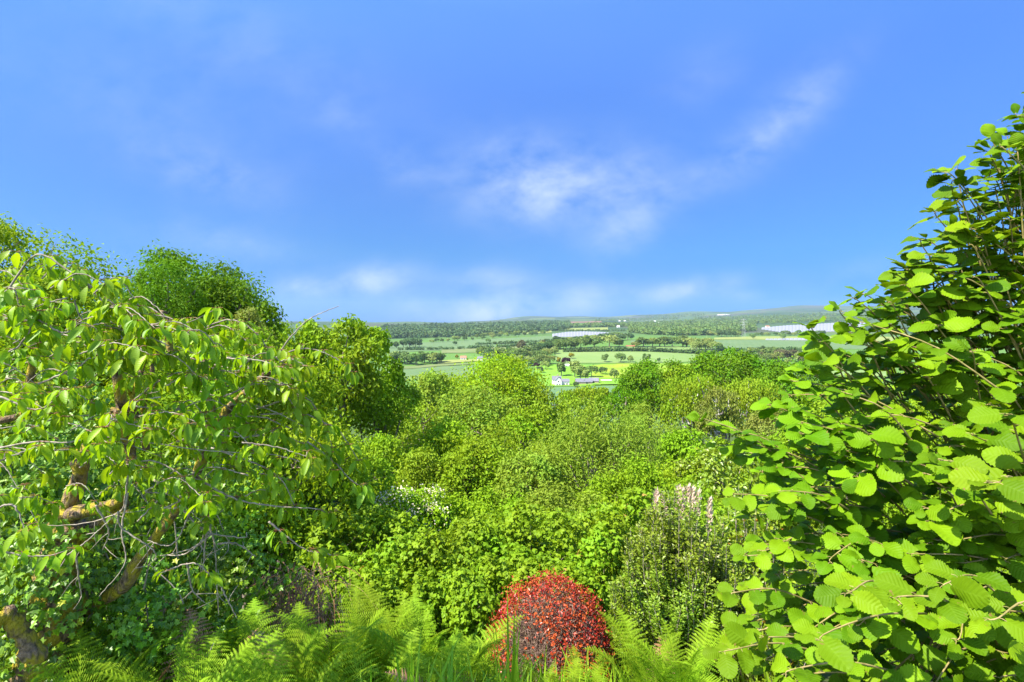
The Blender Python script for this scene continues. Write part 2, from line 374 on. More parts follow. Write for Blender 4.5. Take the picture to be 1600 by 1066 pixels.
def trifoliate():
    V, Q, UV = [], [], []
    for k, (an, sc_) in enumerate(((0, .62), (1.15, .5), (-1.15, .5))):
        T, q, uv = leafgrid(4, lambda s: .34 * sin(pi * s ** .8) ** .7 + .005, .08, .25, .3, 1)
        T = T * sc_; c, s_ = cos(an), sin(an)
        R = np.array([[c, s_, 0], [-s_, c, 0], [0, 0, 1]])
        V.append(T @ R.T + np.array([0, .3 if k == 0 else .25, 0])); Q.append(q + k * len(T)); UV.append(uv)
    return np.vstack(V), np.vstack(Q), np.vstack(UV)
T_TRI = trifoliate()

# ------------------------------------------------------------------ terrain
def build_terrain():
    us = np.unique(np.concatenate([np.linspace(-4.5, -1.3, 26), np.linspace(-1.3, 1.3, 261), np.linspace(1.3, 4.5, 26)]))
    ds = np.concatenate([np.linspace(-40, 0, 12)[:-1], np.linspace(0, 20, 60)[:-1], np.exp(np.linspace(math.log(20), math.log(13200), 420))])
    U, D = np.meshgrid(us, ds); X = U * np.maximum(D, 15.0); Z = hz(X, D)
    Z = Z + np.where(D < 60, .10 * np.sin(X * 1.7 + D) * np.cos(D * 1.3 + X * .4), 0)
    n, mm = U.shape
    i = np.arange(n - 1)[:, None] * mm; j = np.arange(mm - 1)[None]
    Q = np.stack([i + j, i + j + 1, i + mm + j + 1, i + mm + j], -1).reshape(-1, 4)
    mb = MB(); mb.add(np.stack([X, D, Z], -1).reshape(-1, 3), Q)
    m = bpy.data.materials.new('countryside'); m.use_nodes = True; t = NT(m.node_tree)
    ge = t.n('ShaderNodeNewGeometry'); sp = t.n('ShaderNodeSeparateXYZ'); t.l(ge.outputs['Position'], sp.inputs[0])
    mp = t.n('ShaderNodeMapping'); mp.inputs['Scale'].default_value = (1 / 420., 1 / 620., 0); t.l(ge.outputs['Position'], mp.inputs[0])
    nzw = t.n('ShaderNodeTexNoise'); nzw.inputs['Scale'].default_value = .7; t.l(mp.outputs[0], nzw.inputs['Vector'])
    vv = t.n('ShaderNodeVectorMath'); vv.operation = 'ADD'; t.l(mp.outputs[0], vv.inputs[0]); t.l(nzw.outputs['Color'], vv.inputs[1])
    vo = t.n('ShaderNodeTexVoronoi'); vo.inputs['Scale'].default_value = 1.0; t.l(vv.outputs[0], vo.inputs['Vector'])
    sr = t.n('ShaderNodeSeparateColor'); t.l(vo.outputs['Color'], sr.inputs[0])
    rp = t.n('ShaderNodeValToRGB'); t.l(sr.outputs[0], rp.inputs[0]); cr = rp.color_ramp; cr.interpolation = 'CONSTANT'
    cols = [(.04, .075, .025), (.07, .115, .035), (.05, .085, .04), (.10, .13, .045), (.03, .055, .022), (.075, .08, .05), (.06, .10, .035)]
    cr.elements[0].color = (*cols[0], 1); cr.elements[1].position = 1 / 7; cr.elements[1].color = (*cols[1], 1)
    for k in range(2, 7):
        e = cr.elements.new(k / 7); e.color = (*cols[k], 1)
    n2 = t.n('ShaderNodeTexNoise'); n2.inputs['Scale'].default_value = .02; n2.inputs['Detail'].default_value = 5; t.l(ge.outputs['Position'], n2.inputs['Vector'])
    far = t.mix(t.math('MULTIPLY', n2.outputs[0], .5), rp.outputs[0], (.05, .09, .03))
    n3 = t.n('ShaderNodeTexNoise'); n3.inputs['Scale'].default_value = 1.4; n3.inputs['Detail'].default_value = 6; t.l(ge.outputs['Position'], n3.inputs['Vector'])
    near = t.mix(n3.outputs[0], (.035, .05, .014), (.075, .095, .03))
    mr = t.n('ShaderNodeMapRange'); mr.inputs['From Min'].default_value = 250; mr.inputs['From Max'].default_value = 400; t.l(sp.outputs[1], mr.inputs[0])
    mid = t.mix(t.math('MULTIPLY', n2.outputs[0], .6), (.10, .19, .035), (.07, .14, .03))
    mr2 = t.n('ShaderNodeMapRange'); mr2.inputs['From Min'].default_value = 1500; mr2.inputs['From Max'].default_value = 2100; t.l(sp.outputs[1], mr2.inputs[0])
    col = t.mix(mr.outputs[0], near, t.mix(mr2.outputs[0], mid, far))
    bs = t.n('ShaderNodeBsdfPrincipled'); bs.inputs['Roughness'].default_value = .95; bs.inputs['Specular IOR Level'].default_value = .05; t.l(col, bs.inputs['Base Color'])
    o = t.n('ShaderNodeOutputMaterial'); t.l(bs.outputs[0], o.inputs[0])
    ob = mb.obj('terrain', m, smooth=True); tag(ob, None, None, kind='structure')
build_terrain()

# ------------------------------------------------------------------ fields draped on the terrain
def fieldmat(name, ca, cb, ang=0.0, period=9.0, amt=.35, blotch=.02):
    m = bpy.data.materials.new(name); m.use_nodes = True; t = NT(m.node_tree)
    ge = t.n('ShaderNodeNewGeometry')
    mp = t.n('ShaderNodeMapping'); mp.inputs['Rotation'].default_value = (0, 0, ang); t.l(ge.outputs['Position'], mp.inputs[0])
    sp = t.n('ShaderNodeSeparateXYZ'); t.l(mp.outputs[0], sp.inputs[0])
    st = t.math('MULTIPLY_ADD', t.math('SINE', t.math('MULTIPLY', sp.outputs[0], 2 * pi / period)), .5 * amt, .5 * amt)
    nz = t.n('ShaderNodeTexNoise'); nz.inputs['Scale'].default_value = blotch; nz.inputs['Detail'].default_value = 6; nz.inputs['Roughness'].default_value = .62; t.l(ge.outputs['Position'], nz.inputs['Vector'])
    f = t.math('ADD', t.math('MULTIPLY_ADD', nz.outputs[0], 2.4, -.8), st, clamp=True)
    bs = t.n('ShaderNodeBsdfPrincipled'); bs.inputs['Roughness'].default_value = .9; bs.inputs['Specular IOR Level'].default_value = .1
    t.l(t.mix(f, ca, cb), bs.inputs['Base Color'])
    o = t.n('ShaderNodeOutputMaterial'); t.l(bs.outputs[0], o.inputs[0]); return m
def field(name, cols, mat, lift=.5, lo=330.0):
    cols = np.array(cols, float)
    xs = np.unique(np.concatenate([np.arange(cols[0, 0], cols[-1, 0], 6.0), [cols[-1, 0]]]))
    nr = 14; V = np.zeros((len(xs), nr, 3))
    for i, x in enumerate(xs):
        a = hit(x, np.interp(x, cols[:, 0], cols[:, 1]), lo); b = hit(x, np.interp(x, cols[:, 0], cols[:, 2]), lo)
        dd = np.linspace(a, max(b, a + 3), nr); u = (x - CX) / F
        V[i] = np.stack([u * dd, dd, hz(u * dd, dd) + lift], -1)
    n, mm = len(xs), nr
    i = np.arange(n - 1)[:, None] * mm; j = np.arange(mm - 1)[None]
    Q = np.stack([i + j, i + mm + j, i + mm + j + 1, i + j + 1], -1).reshape(-1, 4)
    mb = MB(); mb.add(V.reshape(-1, 3), Q)
    o = mb.obj(name, mat, smooth=True); tag(o, None, None, kind='structure'); return o
BLUEG = fieldmat('young bluish crop', (.085, .142, .05), (.115, .168, .065), .4, 14, .3)
BLUEG2 = fieldmat('bluish crop in the valley', (.085, .155, .062), (.105, .18, .075), .9, 8, .3)
PALEG = fieldmat('pale green crop', (0.120, 0.200, 0.044), (0.168, 0.232, 0.068), 1.1, 16, .55, .012)
LIME = fieldmat('lush lawn', (0.112, 0.248, 0.020), (0.168, 0.296, 0.028), .3, 12, .2)
BUTTER = fieldmat('buttercup meadow', (0.136, 0.258, 0.018), (0.270, 0.300, 0.025), .3, 30, .0, .045)
YELG = fieldmat('yellowish pasture', (0.160, 0.216, 0.040), (0.232, 0.240, 0.072), .2, 25, .2)
OLIVE = fieldmat('olive pasture', (0.104, 0.152, 0.040), (0.160, 0.176, 0.068), .8, 40, .2)
BROWN = fieldmat('ploughed reddish earth', (0.176, 0.096, 0.056), (0.224, 0.136, 0.080), .5, 10, .3)
REDF = fieldmat('red earth bank', (.30, .08, .05), (.36, .11, .07), .5, 10, .2)
field('field_bluish_crop', [(596, 553, 541), (660, 549, 535.5), (700, 548, 533.5), (760, 546, 530), (820, 542, 527.5), (870, 538, 524.5), (910, 533, 523.5)], BLUEG)
field('field_olive_strip', [(690, 552.5, 546.5), (760, 552, 544.5), (820, 550, 541), (872, 546, 537)], OLIVE, .9)
field('field_valley_crop', [(590, 596, 577), (640, 595, 577.5), (690, 592, 573), (760, 590, 571)], BLUEG)
field('field_pale_border', [(596, 577, 571), (640, 577.3, 573.5), (690, 572.8, 569.5), (740, 570, 567.5)], OLIVE, .8)
field('field_yellow_patch', [(684, 569.5, 564.5), (720, 567, 562.5), (752, 565, 562)], YELG, 1.0)
field('field_house_lawn', [(836, 604, 571), (870, 604, 570), (900, 604, 571), (930, 604, 571)], LIME)
field('field_hill_crop', [(868, 564, 549), (885, 568, 545.5), (930, 568, 542.2), (1000, 568, 541.4), (1060, 567, 541.4), (1120, 563, 545.5)], PALEG, .6)
field('field_buttercups', [(925, 592, 572), (950, 592, 569.5), (1010, 592, 569), (1090, 590, 569.5), (1130, 588, 570)], BUTTER, .8)
field('field_bright_strip', [(925, 603, 593), (960, 602, 592.5), (1010, 601, 592.5)], LIME, 1.1)
field('field_deep_valley_crop', [(840, 660, 608), (900, 660, 605), (980, 660, 604)], BLUEG2, .5)
field('field_east_crop', [(1116, 546.5, 531.5), (1180, 547.5, 531.5), (1280, 547, 533), (1330, 546, 534), (1420, 546, 535)], BLUEG)
field('field_east_pale', [(1116, 531, 528), (1180, 531, 526), (1240, 532.5, 526), (1300, 532.5, 526), (1420, 534, 527)], YELG, .7)
field('field_below_oaks', [(1240, 582, 568), (1275, 584, 566), (1320, 588, 568), (1400, 590, 572)], PALEG, .6)
field('field_far_yellow', [(866, 516.3, 513.3), (900, 516.6, 513), (950, 515.8, 512)], YELG, 1.2)
field('field_far_green', [(872, 509.5, 506.5), (920, 509.5, 506), (985, 508.5, 505.6)], LIME, 1.5)
field('field_far_earth', [(856, 505.5, 503.3), (900, 505, 503), (940, 504, 502.3)], BROWN, 2.0)
field('field_far_gold', [(816, 523, 518.5), (830, 522, 518)], YELG, 1.0)
field('field_far_gold_strip', [(835, 521.5, 519), (862, 520, 516.5)], YELG, 1.2)
field('red_earth_bank', [(978, 542.0, 540.4), (992, 542.0, 540.4)], REDF, .9)
field('field_mid_crop', [(985, 536, 532), (1040, 536, 531), (1090, 537, 531)], BLUEG, .6)

# ------------------------------------------------------------------ far trees
def sphere_dirs(r, n): return nrm(r.normal(size=(n, 3)))
def proto_far(seed, tall=1.0, n=900, trunk=True, leaf=.085, lob=9):
    """a small tree one unit high: crown of leaf clumps over a short trunk"""
    r = rng_(seed); mb = MB()
    rx = .40 / tall
    ld = sphere_dirs(r, lob); ld[:, 2] *= .8
    lc = np.array([0, 0, .50]) + ld * np.array([rx, rx, .40]) * r.uniform(.35, .75, (lob, 1)); lr = r.uniform(.35, .6, lob) * rx
    k = r.integers(0, lob, n); v = nrm(sphere_dirs(r, n) + ld[k] * .7 + UP * .25)
    pos = lc[k] + v * lr[k][:, None] * r.uniform(.7, 1.05, (n, 1)); pos[:, 2] = np.maximum(pos[:, 2], .08)
    mb.leaves(T_RW, pos - v * leaf * .3, nrm(r.normal(size=(n, 3)) + [0, 0, -.2]), nrm(v + UP * .35 + r.normal(size=(n, 3)) * .4), r.uniform(.7, 1.3, n) * leaf, np.clip(.5 * r.random(lob)[k] + .5 * r.random(n), 0, 1))
    if trunk: mb.tube([(0, 0, -.05), (.01, 0, .25), (0, .01, .55)], [.03, .024, .012], 5, mat=1)
    return mb
FAR_M = {'green': M_far1, 'pale': M_far2, 'dark': M_far3, 'purple': M_purple, 'yellow': M_yellow, 'bronze': M_bronze}
protos = {}
def far_mesh(shape, colour):
    k = (shape, colour)
    if k not in protos:
        mb = proto_far(100 + shape, (1.0, .82, 1.25, 1.0, 2.6)[shape], (900, 1000, 800, 700, 700)[shape], lob=(9, 12, 8, 7, 8)[shape])
        protos[k] = mb.mesh('far_tree', [FAR_M[colour], M_bark])
    return protos[k]
def far_tree(px, py, hpx, colour, shape, label, group=None, seed=0, name='tree', wide=1.0, lo=330.0):
    d = hit(px, py, lo); u = (px - CX) / F; x = u * d; z = float(hz(x, d)); h = hpx / F * d
    o = bpy.data.objects.new(name, far_mesh(shape, colour)); COL.objects.link(o)
    o.location = (x, d, z - .01 * h); o.rotation_euler = (0, 0, (seed * 2.39996) % 6.283); o.scale = (h * wide, h * wide, h)
    return tag(o, label, 'tree', group)
R = random.Random(7)
def row(pts, n, hpx, colours, what, where, group, wide=(1.0, 1.4), jit=.8, lo=330.0):
    """trees strung along a line of the photo, numbered from its western end"""
    pts = np.array(pts, float)
    for i in range(n):
        f = (i + .5 + R.uniform(-.3, .3)) / n
        px = np.interp(f, np.linspace(0, 1, len(pts)), pts[:, 0]); py = np.interp(f, np.linspace(0, 1, len(pts)), pts[:, 1]) + R.uniform(-jit, jit)
        c = R.choice(colours); w = R.uniform(*wide)
        look = {'green': 'green', 'pale': 'pale green', 'dark': 'dark green', 'purple': 'purple', 'yellow': 'yellow', 'bronze': 'bronze'}[c]
        far_tree(px, py, R.uniform(*hpx), c, R.choice((0, 1, 1, 2, 3)), f"{look} {what}, {ORD[i]} from the west end {where}", group, i + int(px), wide=w, lo=lo)
G, PL, DK = 'green', 'pale', 'dark'
row([(872, 546.5), (900, 544), (1000, 542), (1060, 542), (1112, 545)], 20, (15, 23), [G, G, PL, DK], 'tree', 'of the hedge topping the pale hill field', 'trees in the hedge along the top of the pale hill field', (1.35, 1.9))
row([(868, 538), (930, 533), (985, 532)], 14, (11, 16), [G, PL, DK], 'tree', 'of the line below the white polytunnels', 'trees in the line below the polytunnels', (1.2, 1.7))
row([(612, 567.5), (650, 569), (690, 565)], 14, (18, 24), [G, PL, G, DK], 'tree', 'of the copse above the pale field border', 'trees of the valley copse', (1.1, 1.5), 2.5)
row([(604, 544), (640, 544), (656, 543)], 7, (13, 18), [G, DK], 'tree', 'of the clump inside the bluish crop', 'trees of the clump in the bluish crop')
row([(672, 536), (720, 533), (800, 527), (850, 523)], 18, (6, 10), [G, PL, DK], 'tree', 'of the hedge behind the bluish crop', 'trees in the hedge behind the bluish crop')
row([(752, 561), (790, 562), (830, 560), (868, 556)], 18, (15, 23), [G, PL, DK, G], 'tree', 'of the belt around the copper beech', 'trees of the belt around the copper beech', (.9, 1.3), 3.0)
row([(790, 571), (830, 573), (862, 570)], 11, (14, 20), [G, PL], 'tree', 'of the garden wood under the copper beech', 'trees of the garden wood', (.9, 1.3), 2.0)
row([(820, 552), (850, 549), (880, 546)], 11, (13, 19), [G, DK, PL], 'tree', 'of the wood joining the hill hedge', 'trees of the wood joining the hill hedge', (1, 1.4), 2.0)
row([(1118, 548.5), (1125, 549)], 2, (15, 18), [G, PL], 'tree', 'of the pair beside the bluish eastern crop', 'tree pair beside the eastern crop')
row([(1080, 545), (1100, 547), (1116, 548)], 8, (15, 22), [PL, G, G], 'tree', 'of the clump at the hill field corner', 'trees at the hill field corner', (1., 1.3), 1.5)
row([(1180, 565), (1230, 567), (1290, 571)], 17, (15, 24), [G, PL, G, 'bronze'], 'tree', 'of the wood behind the oaks', 'trees of the wood behind the oaks', (1., 1.35), 2.5)
row([(1160, 556), (1220, 557), (1290, 558)], 15, (11, 17), [G, PL, DK], 'tree', 'of the hedge below the bluish eastern crop', 'trees in the hedge below the eastern crop', (1., 1.5), 2.)
row([(1170, 526), (1230, 525), (1290, 523)], 16, (6, 10), [G, PL, DK], 'tree', 'of the hedge under the larger polytunnels', 'trees in the hedge under the larger polytunnels', (1.1, 1.6))
row([(1100, 524), (1140, 527), (1160, 525)], 10, (11, 17), [G, DK, PL], 'tree', 'of the spinney by the pylon foot', 'trees of the spinney by the pylon', (1.1, 1.5))
row([(740, 529), (790, 525), (840, 521.5)], 13, (6, 9), [G, PL], 'tree', 'of the hedge behind the stone barn field', 'trees in the hedge under the long wood')
# single trees one can pick out
for a in [(945, 566.5, 16, G, 0, 'round green tree standing first along the hedge below the pale hill field'),
          (970, 567, 18, G, 1, 'broad green tree standing second along the hedge below the pale hill field'),
          (985, 566.5, 13, PL, 0, 'small pale tree standing third along the hedge below the pale hill field'),
          (1010, 567.5, 19, G, 2, 'loose leaning tree standing fourth along the hedge below the pale hill field'),
          (1029, 566, 8, DK, 0, 'tiny dark tree standing last along the hedge below the pale hill field'),
          (960, 593, 21, PL, 0, 'pale round tree alone at the edge of the buttercup meadow'),
          (924, 590, 22, G, 1, 'broad tree casting shade beside the buttercup meadow'),
          (942, 586, 15, DK, 1, 'dark spreading bush at the corner of the buttercup meadow'),
          (907, 594, 30, PL, 2, 'tall loose tree behind the grey roofed barns'),
          (898, 590, 34, PL, 2, 'tallest grey green tree over the barn yard'),
          (877, 588, 28, G, 2, 'slim green tree directly behind the white farmhouse'),
          (915, 596, 24, PL, 2, 'feathery tree between the barns and the meadow'),
          (852, 578, 16, PL, 1, 'rounded yellowish tree on the farmhouse lawn'),
          (844, 583, 12, DK, 1, 'dark low shrub on the farmhouse lawn'),
          (1193, 552, 14, DK, 0, 'dark round tree alone at the foot of the bluish eastern crop'),
          (1177, 530, 9, G, 1, 'small tree alone on the yellowish eastern pasture'),
          (1223, 531, 11, G, 1, 'broad tree on the pasture under the larger polytunnels'),
          (1309, 518, 8, G, 0, 'round tree standing before the upper polytunnels'),
          (711, 540, 8, DK, 1, 'flat dark tree island in the bluish crop'),
          (763, 536.5, 9, G, 1, 'grey green tree island in the middle of the bluish crop'),
          (788, 536.8, 3.5, DK, 0, 'tiny bush alone in the bluish crop'),
          (775, 557, 17, 'bronze', 0, 'dark bronze tree above the near ash crown'),
          (757, 558, 12, DK, 4, 'narrow dark tree beside the bronze tree'),
          (795, 552, 13, DK, 0, 'dark rounded tree between the bronze trees'),
          (815, 549, 21, 'bronze', 0, 'tall bronze tree standing out over the bluish crop'),
          (848, 543, 15, 'bronze', 2, 'bronze tree at the east end of the bluish crop'),
          (912, 600, 9, DK, 1, 'dark shrub at the end of the barns'), (900, 606, 11, DK, 1, 'dark shrub below the farmhouse yard')]:
    far_tree(*a[:5], a[5], None, int(a[0]))
far_tree(822, 569, 15, 'purple', 1, 'purple copper beech half hidden by the near ash crown', None, 3, 'copper_beech')
far_tree(838, 575, 9, 'purple', 1, 'small purple tree below the larger copper beech', None, 9, 'copper_beech')
far_tree(884, 571, 15, 'purple', 1, 'round purple copper beech below the hill field corner', None, 5, 'copper_beech')
far_tree(1297, 556, 10, 'purple', 1, 'dull purple tree seen past the tip of the hazel', None, 6, 'copper_beech')
far_tree(714, 561, 8, 'yellow', 0, 'bright yellow flowering tree beside a red roofed house', None, 1)
far_tree(893, 561, 11, 'yellow', 1, 'yellow leaved tree behind the round copper beech', None, 2)
far_tree(873, 569, 14, 'yellow', 2, 'yellowish tree beside the round copper beech', None, 4)

# distant woods: one mass each
def wood(name, polys, n, hm, mat, seed, dark=0.0):
    r = rng_(seed); mb = MB(); pos, hs = [], []
    for cols, share in polys:
        cols = np.array(cols, float); m = int(n * share)
        x = r.uniform(cols[0, 0], cols[-1, 0], m); f = r.random(m)
        for xx, ff in zip(x, f):
            py = np.interp(xx, cols[:, 0], cols[:, 1]) * (1 - ff) + np.interp(xx, cols[:, 0], cols[:, 2]) * ff
            d = hit(xx, py, 900); u = (xx - CX) / F; pos.append((u * d, d, float(hz(u * d, d)))); hs.append(hm * r.uniform(.6, 1.25))
    pos = np.array(pos); hs = np.array(hs); k = 34
    N = len(pos) * k
    v = nrm(r.normal(size=(N, 3)) + [0, 0, .4]); hh = np.repeat(hs, k)
    pp = np.repeat(pos, k, 0) + np.array([0, 0, .55]) * hh[:, None] + v * hh[:, None] * np.array([.5, .5, .45]) * r.uniform(.8, 1.05, (N, 1))
    mb.leaves(T_RW, pp, r.normal(size=(N, 3)), nrm(v + UP * .3), hh * r.uniform(.3, .5, N), np.clip(np.repeat(r.random(len(pos)), k) * .45 + .15 * r.random(N) + .15, 0, 1))
    o = mb.obj(name, mat); tag(o, None, None, kind='stuff'); return o
wood('distant_woods', [([(596, 530, 513), (650, 529, 511), (745, 526, 508), (800, 522, 505), (850, 519, 503), (890, 515, 504)], 1.0)], 2600, 17, M_far3, 21)
wood('distant_woods_mixed', [([(880, 512.5, 510), (935, 511.5, 509), (990, 511, 508)], .08), ([(984, 520, 509), (1010, 523, 506), (1060, 525, 503), (1120, 524, 500)], .36), ([(1085, 522, 496), (1140, 520, 495), (1180, 518, 494)], .24),
                            ([(1170, 508, 496), (1260, 504, 492), (1360, 501, 488)], .2), ([(1000, 500, 494), (1100, 494, 490)], .06), ([(930, 503, 500), (1000, 502, 498), (1060, 499, 496)], .06)], 4200, 16, M_far1, 22)
wood('distant_hedgerows', [([(620, 548, 547.3), (700, 547, 546.5), (790, 543.5, 543), (872, 538, 537.4)], .15), ([(740, 539.7, 539.2), (820, 537, 536.5), (890, 532, 531.5)], .12), ([(1118, 549.6, 548.6), (1280, 549, 548)], .12), ([(870, 569.6, 568.2), (1130, 569.3, 568)], .22),
                           ([(868, 518, 517), (990, 518, 516.5)], .10), ([(1120, 500, 488), (1350, 492, 482)], .14), ([(780, 500, 497.5), (1000, 496, 493), (1100, 490, 488)], .08), ([(600, 508, 506), (760, 503, 502)], .04), ([(960, 592.8, 592.0), (1010, 592.6, 592)], .03)], 1000, 6, M_far3, 23)

# ------------------------------------------------------------------ buildings, polytunnels, pylon
M_wall = solid('white render', (.62, .58, .52), (.72, .68, .62), .6, .8, .1)
M_slate = solid('grey slate roof', (.12, .12, .14), (.19, .18, .20), .8, .7, .3, stretch=(1, 1, 4))
M_brick = solid('weathered brick wall', (.30, .20, .15), (.38, .27, .2), .8, .9, .2)
M_tile = solid('red tile roof', (.36, .13, .08), (.45, .18, .11), .8, .8, .2)
M_glass = solid('dark window glass', (.03, .035, .04), (.05, .055, .06), 1, .1, 0, .6)
M_poly = solid('polythene sheet', (.25, .24, .235), (.30, .29, .285), .1, .4, 0, .4)
M_metal = solid('galvanised steel', (.30, .31, .32), (.40, .41, .42), .5, .5, 0)
def gable(c, w, l, h, rh, rz, mbw, mbr, over=.4):
    """walls into MBW, gable roof into MBR; ridge along local y"""
    Rm = np.array([[cos(rz), -sin(rz), 0], [sin(rz), cos(rz), 0], [0, 0, 1]]); c = np.array(c, float)
    a, b = w / 2, l / 2
    V = np.array([(-a, -b, -3), (a, -b, -3), (a, b, -3), (-a, b, -3), (-a, -b, h), (a, -b, h), (a, b, h), (-a, b, h), (0, -b, h + rh), (0, b, h + rh)], float)
    mbw.add(V @ Rm.T + c, [np.array([(0, 1, 5, 4), (1, 2, 6, 5), (2, 3, 7, 6), (3, 0, 4, 7)]), np.array([(4, 5, 8), (6, 7, 9)])])
    o = over; s = rh / a
    for sg in (-1, 1):
        top = np.array([(0, -b - o, h + rh + .25), (0, b + o, h + rh + .25), (sg * (a + o), b + o, h - o * s + .25), (sg * (a + o), -b - o, h - o * s + .25)])
        Vr = np.vstack([top, top - [0, 0, .22]])
        mbr.add(Vr @ Rm.T + c, np.array([(0, 1, 2, 3), (7, 6, 5, 4), (0, 3, 7, 4), (1, 0, 4, 5), (2, 1, 5, 6), (3, 2, 6, 7)]))
def house(name, label, cat, px, py, blocks, wall, roof, wins=(), chim=(), group=None, rz=0.0, lo=330):
    d = hit(px, py, lo); u = (px - CX) / F; base = np.array([u * d, d, float(hz(u * d, d))])
    tth = thing(name, label, cat, base, group); tth.rotation_euler = (0, 0, rz)
    mw, mr = MB(), MB()
    for (x, y, w, l, h, rh, r) in blocks: gable((x, y, 0), w, l, h, rh, r, mw, mr)
    mw.obj('wall', wall, tth); ro = mr.obj('roof', roof, tth)
    for (x, y, z) in chim:
        m = MB(); m.box((x, y, z), (1.1, .8, 2.6)); m.box((x, y, z + 1.5), (1.3, 1.0, .4)); m.obj('chimney', M_brick, ro)
    for (x, y, z, w, h) in wins:
        m = MB(); m.box((x, y, z), (w, .12, h)); m.obj('window', M_glass, tth)
    return tth
house('farmhouse', 'white gabled farmhouse with grey roof and tall chimney in the valley', 'house', 873.5, 602, [(-1, 0, 6.5, 9, 5.2, 3.6, 0.0), (6.2, 1.5, 6, 8.5, 3.8, 2.4, pi / 2), (-2, 6, 6, 9, 5.2, 3.4, pi / 2)], M_wall, M_slate,
      [(-2.4, -4.56, 1.4, 1.1, 1.3), (.4, -4.56, 1.4, 1.1, 1.3), (-1, -4.56, 4.2, 1.2, 1.2), (5, -1.56, 1.4, 1.2, 1.2), (8, -1.56, 1.4, 1.4, 1.2)], [(-1, 3, 9.2)])
house('barn', 'long low barn with grey slate roof beside the farmhouse yard', 'barn', 912, 600, [(0, 0, 7, 17, 2.6, 3.0, pi / 2 + .06)], M_brick, M_slate, [(-4, -3.56, 1.2, 2, 1.6), (3, -3.4, 1.2, 2, 1.6)])
house('barn', 'shorter grey roofed barn at the meadow end of the yard', 'barn', 928, 599, [(0, 0, 6.5, 10, 2.8, 2.8, pi / 2 - .25)], M_brick, M_slate, [(-1, -3.6, 1.2, 2, 1.6)])
house('shed', 'low pale shed with flat looking roof beyond the barns', 'shed', 947, 597, [(0, 0, 4, 11, 1.6, .7, pi / 2)], M_brick, solid('pale sheet roof', (.42, .33, .27), (.5, .4, .33), .5, .7, .1), [(2, -2.1, .8, 1.5, .9)])
house('bungalow', 'long white building under the round copper beech', 'house', 888, 573, [(0, 0, 5, 15, 2.0, 1.2, pi / 2)], M_wall, M_wall, [(-3, -2.56, 1, 1.5, 1), (2, -2.56, 1, 1.5, 1)])
house('cottage', 'small red roofed cottage beside the bright yellow tree', 'house', 724, 562.5, [(0, 0, 6, 10, 3.6, 3, pi / 2)], M_wall, M_tile, [(-2, -3.06, 1.8, 1.2, 1.2), (2, -3.06, 1.8, 1.2, 1.2)], [(3, 0, 7)])
house('cottage', 'grey roofed house peeping over the near ash crown', 'house', 750, 563.5, [(0, 0, 6, 9, 3.4, 3, pi / 2)], M_wall, M_slate, [(0, -3.06, 1.8, 1.2, 1.2)])
house('farm_building', 'pale building at the corner of the larger polytunnels', 'building', 1199, 512, [(0, 0, 9, 18, 5, 4, pi / 2)], M_wall, M_tile, [(0, -4.56, 2, 3, 2)], lo=1200)
house('farm_building', 'small pale building on the top edge of the larger polytunnels', 'building', 1311, 505, [(0, 0, 9, 16, 5, 4, pi / 2)], M_wall, M_tile, [(0, -4.56, 2, 3, 2)], lo=1200)
house('warehouse', 'long white warehouse on the skyline above the pylon', 'warehouse', 1132, 492.5, [(0, 0, 34, 66, 9, 3, pi / 2), (-62, 6, 26, 50, 6, 3, pi / 2), (55, 8, 20, 36, 5, 3, pi / 2)], M_wall, M_wall, [(0, -17.1, 4, 12, 5)], lo=1200)
for i, (px, py) in enumerate([(968, 502.5), (976, 502.2), (1023, 503), (1029, 505.5), (966, 512), (1138, 516)]):
    house('cottage', ['white cottage, first of two among the trees above the white polytunnels', 'white cottage, second of two among the trees above the white polytunnels', 'white house among the dark woods below the low ridge',
                      'pale house just under the white house in the dark woods', 'white cottage at the wood edge above the smaller polytunnels', 'white house in the trees by the pylon'][i], 'house', px, py, [(0, 0, 8, 15, 6, 4, pi / 2)], M_wall, M_wall, [(0, -4.06, 2.5, 3, 2)], lo=1200)
def tunnels(name_grp, lab, x0, x1, yn, yf, n, w, lo=1000.0, h=1.9):
    """rows of polythene tunnels running away over the slope"""
    proto = None
    for i in range(n):
        px = x0 + (x1 - x0) * (i + .5) / n
        f = (px - x0) / (x1 - x0)
        a = hit(px, np.interp(f, np.linspace(0, 1, len(yn)), yn), lo); b = hit(px, np.interp(f, np.linspace(0, 1, len(yf)), yf), lo)
        if b - a < 25: b = a + 25
        u = (px - CX) / F; dd = np.linspace(a, b, 9); wid = (x1 - x0) / n / F * a * 1.0
        V = []; an = np.linspace(0, pi, 9)
        for d in dd:
            z = float(hz(u * d, d)); hw = (x1 - x0) / n / F * d * .5
            V += [(u * d - cos(q) * hw, d, z + sin(q) ** .7 * h + .1) for q in an]
        i_ = np.arange(8)[:, None] * 9; j = np.arange(8)[None]
        Q = np.stack([i_ + j, i_ + j + 1, i_ + 9 + j + 1, i_ + 9 + j], -1).reshape(-1, 4)
        m = MB(); m.add(V, [Q, np.arange(9)[None, ::-1], np.arange(9)[None] + 72])
        base = np.array([u * a, a, float(hz(u * a, a))])
        o = m.obj('polytunnel', M_poly, base=base); tag(o, lab, 'polytunnel', name_grp)
tunnels('polytunnels of the smaller western block', 'white polytunnel in the smaller block above the pale hill field', 863, 985, [527, 527, 526.5, 525.5, 524, 523.4], [522.5, 519.3, 518.6, 519.4, 521, 522.4], 26, 8)
tunnels('polytunnels of the larger eastern block', 'white polytunnel in the larger block on the eastern slope', 1190, 1352, [515, 521, 519.5, 518, 517], [512.5, 509, 507, 504.5, 503.5], 30, 9)
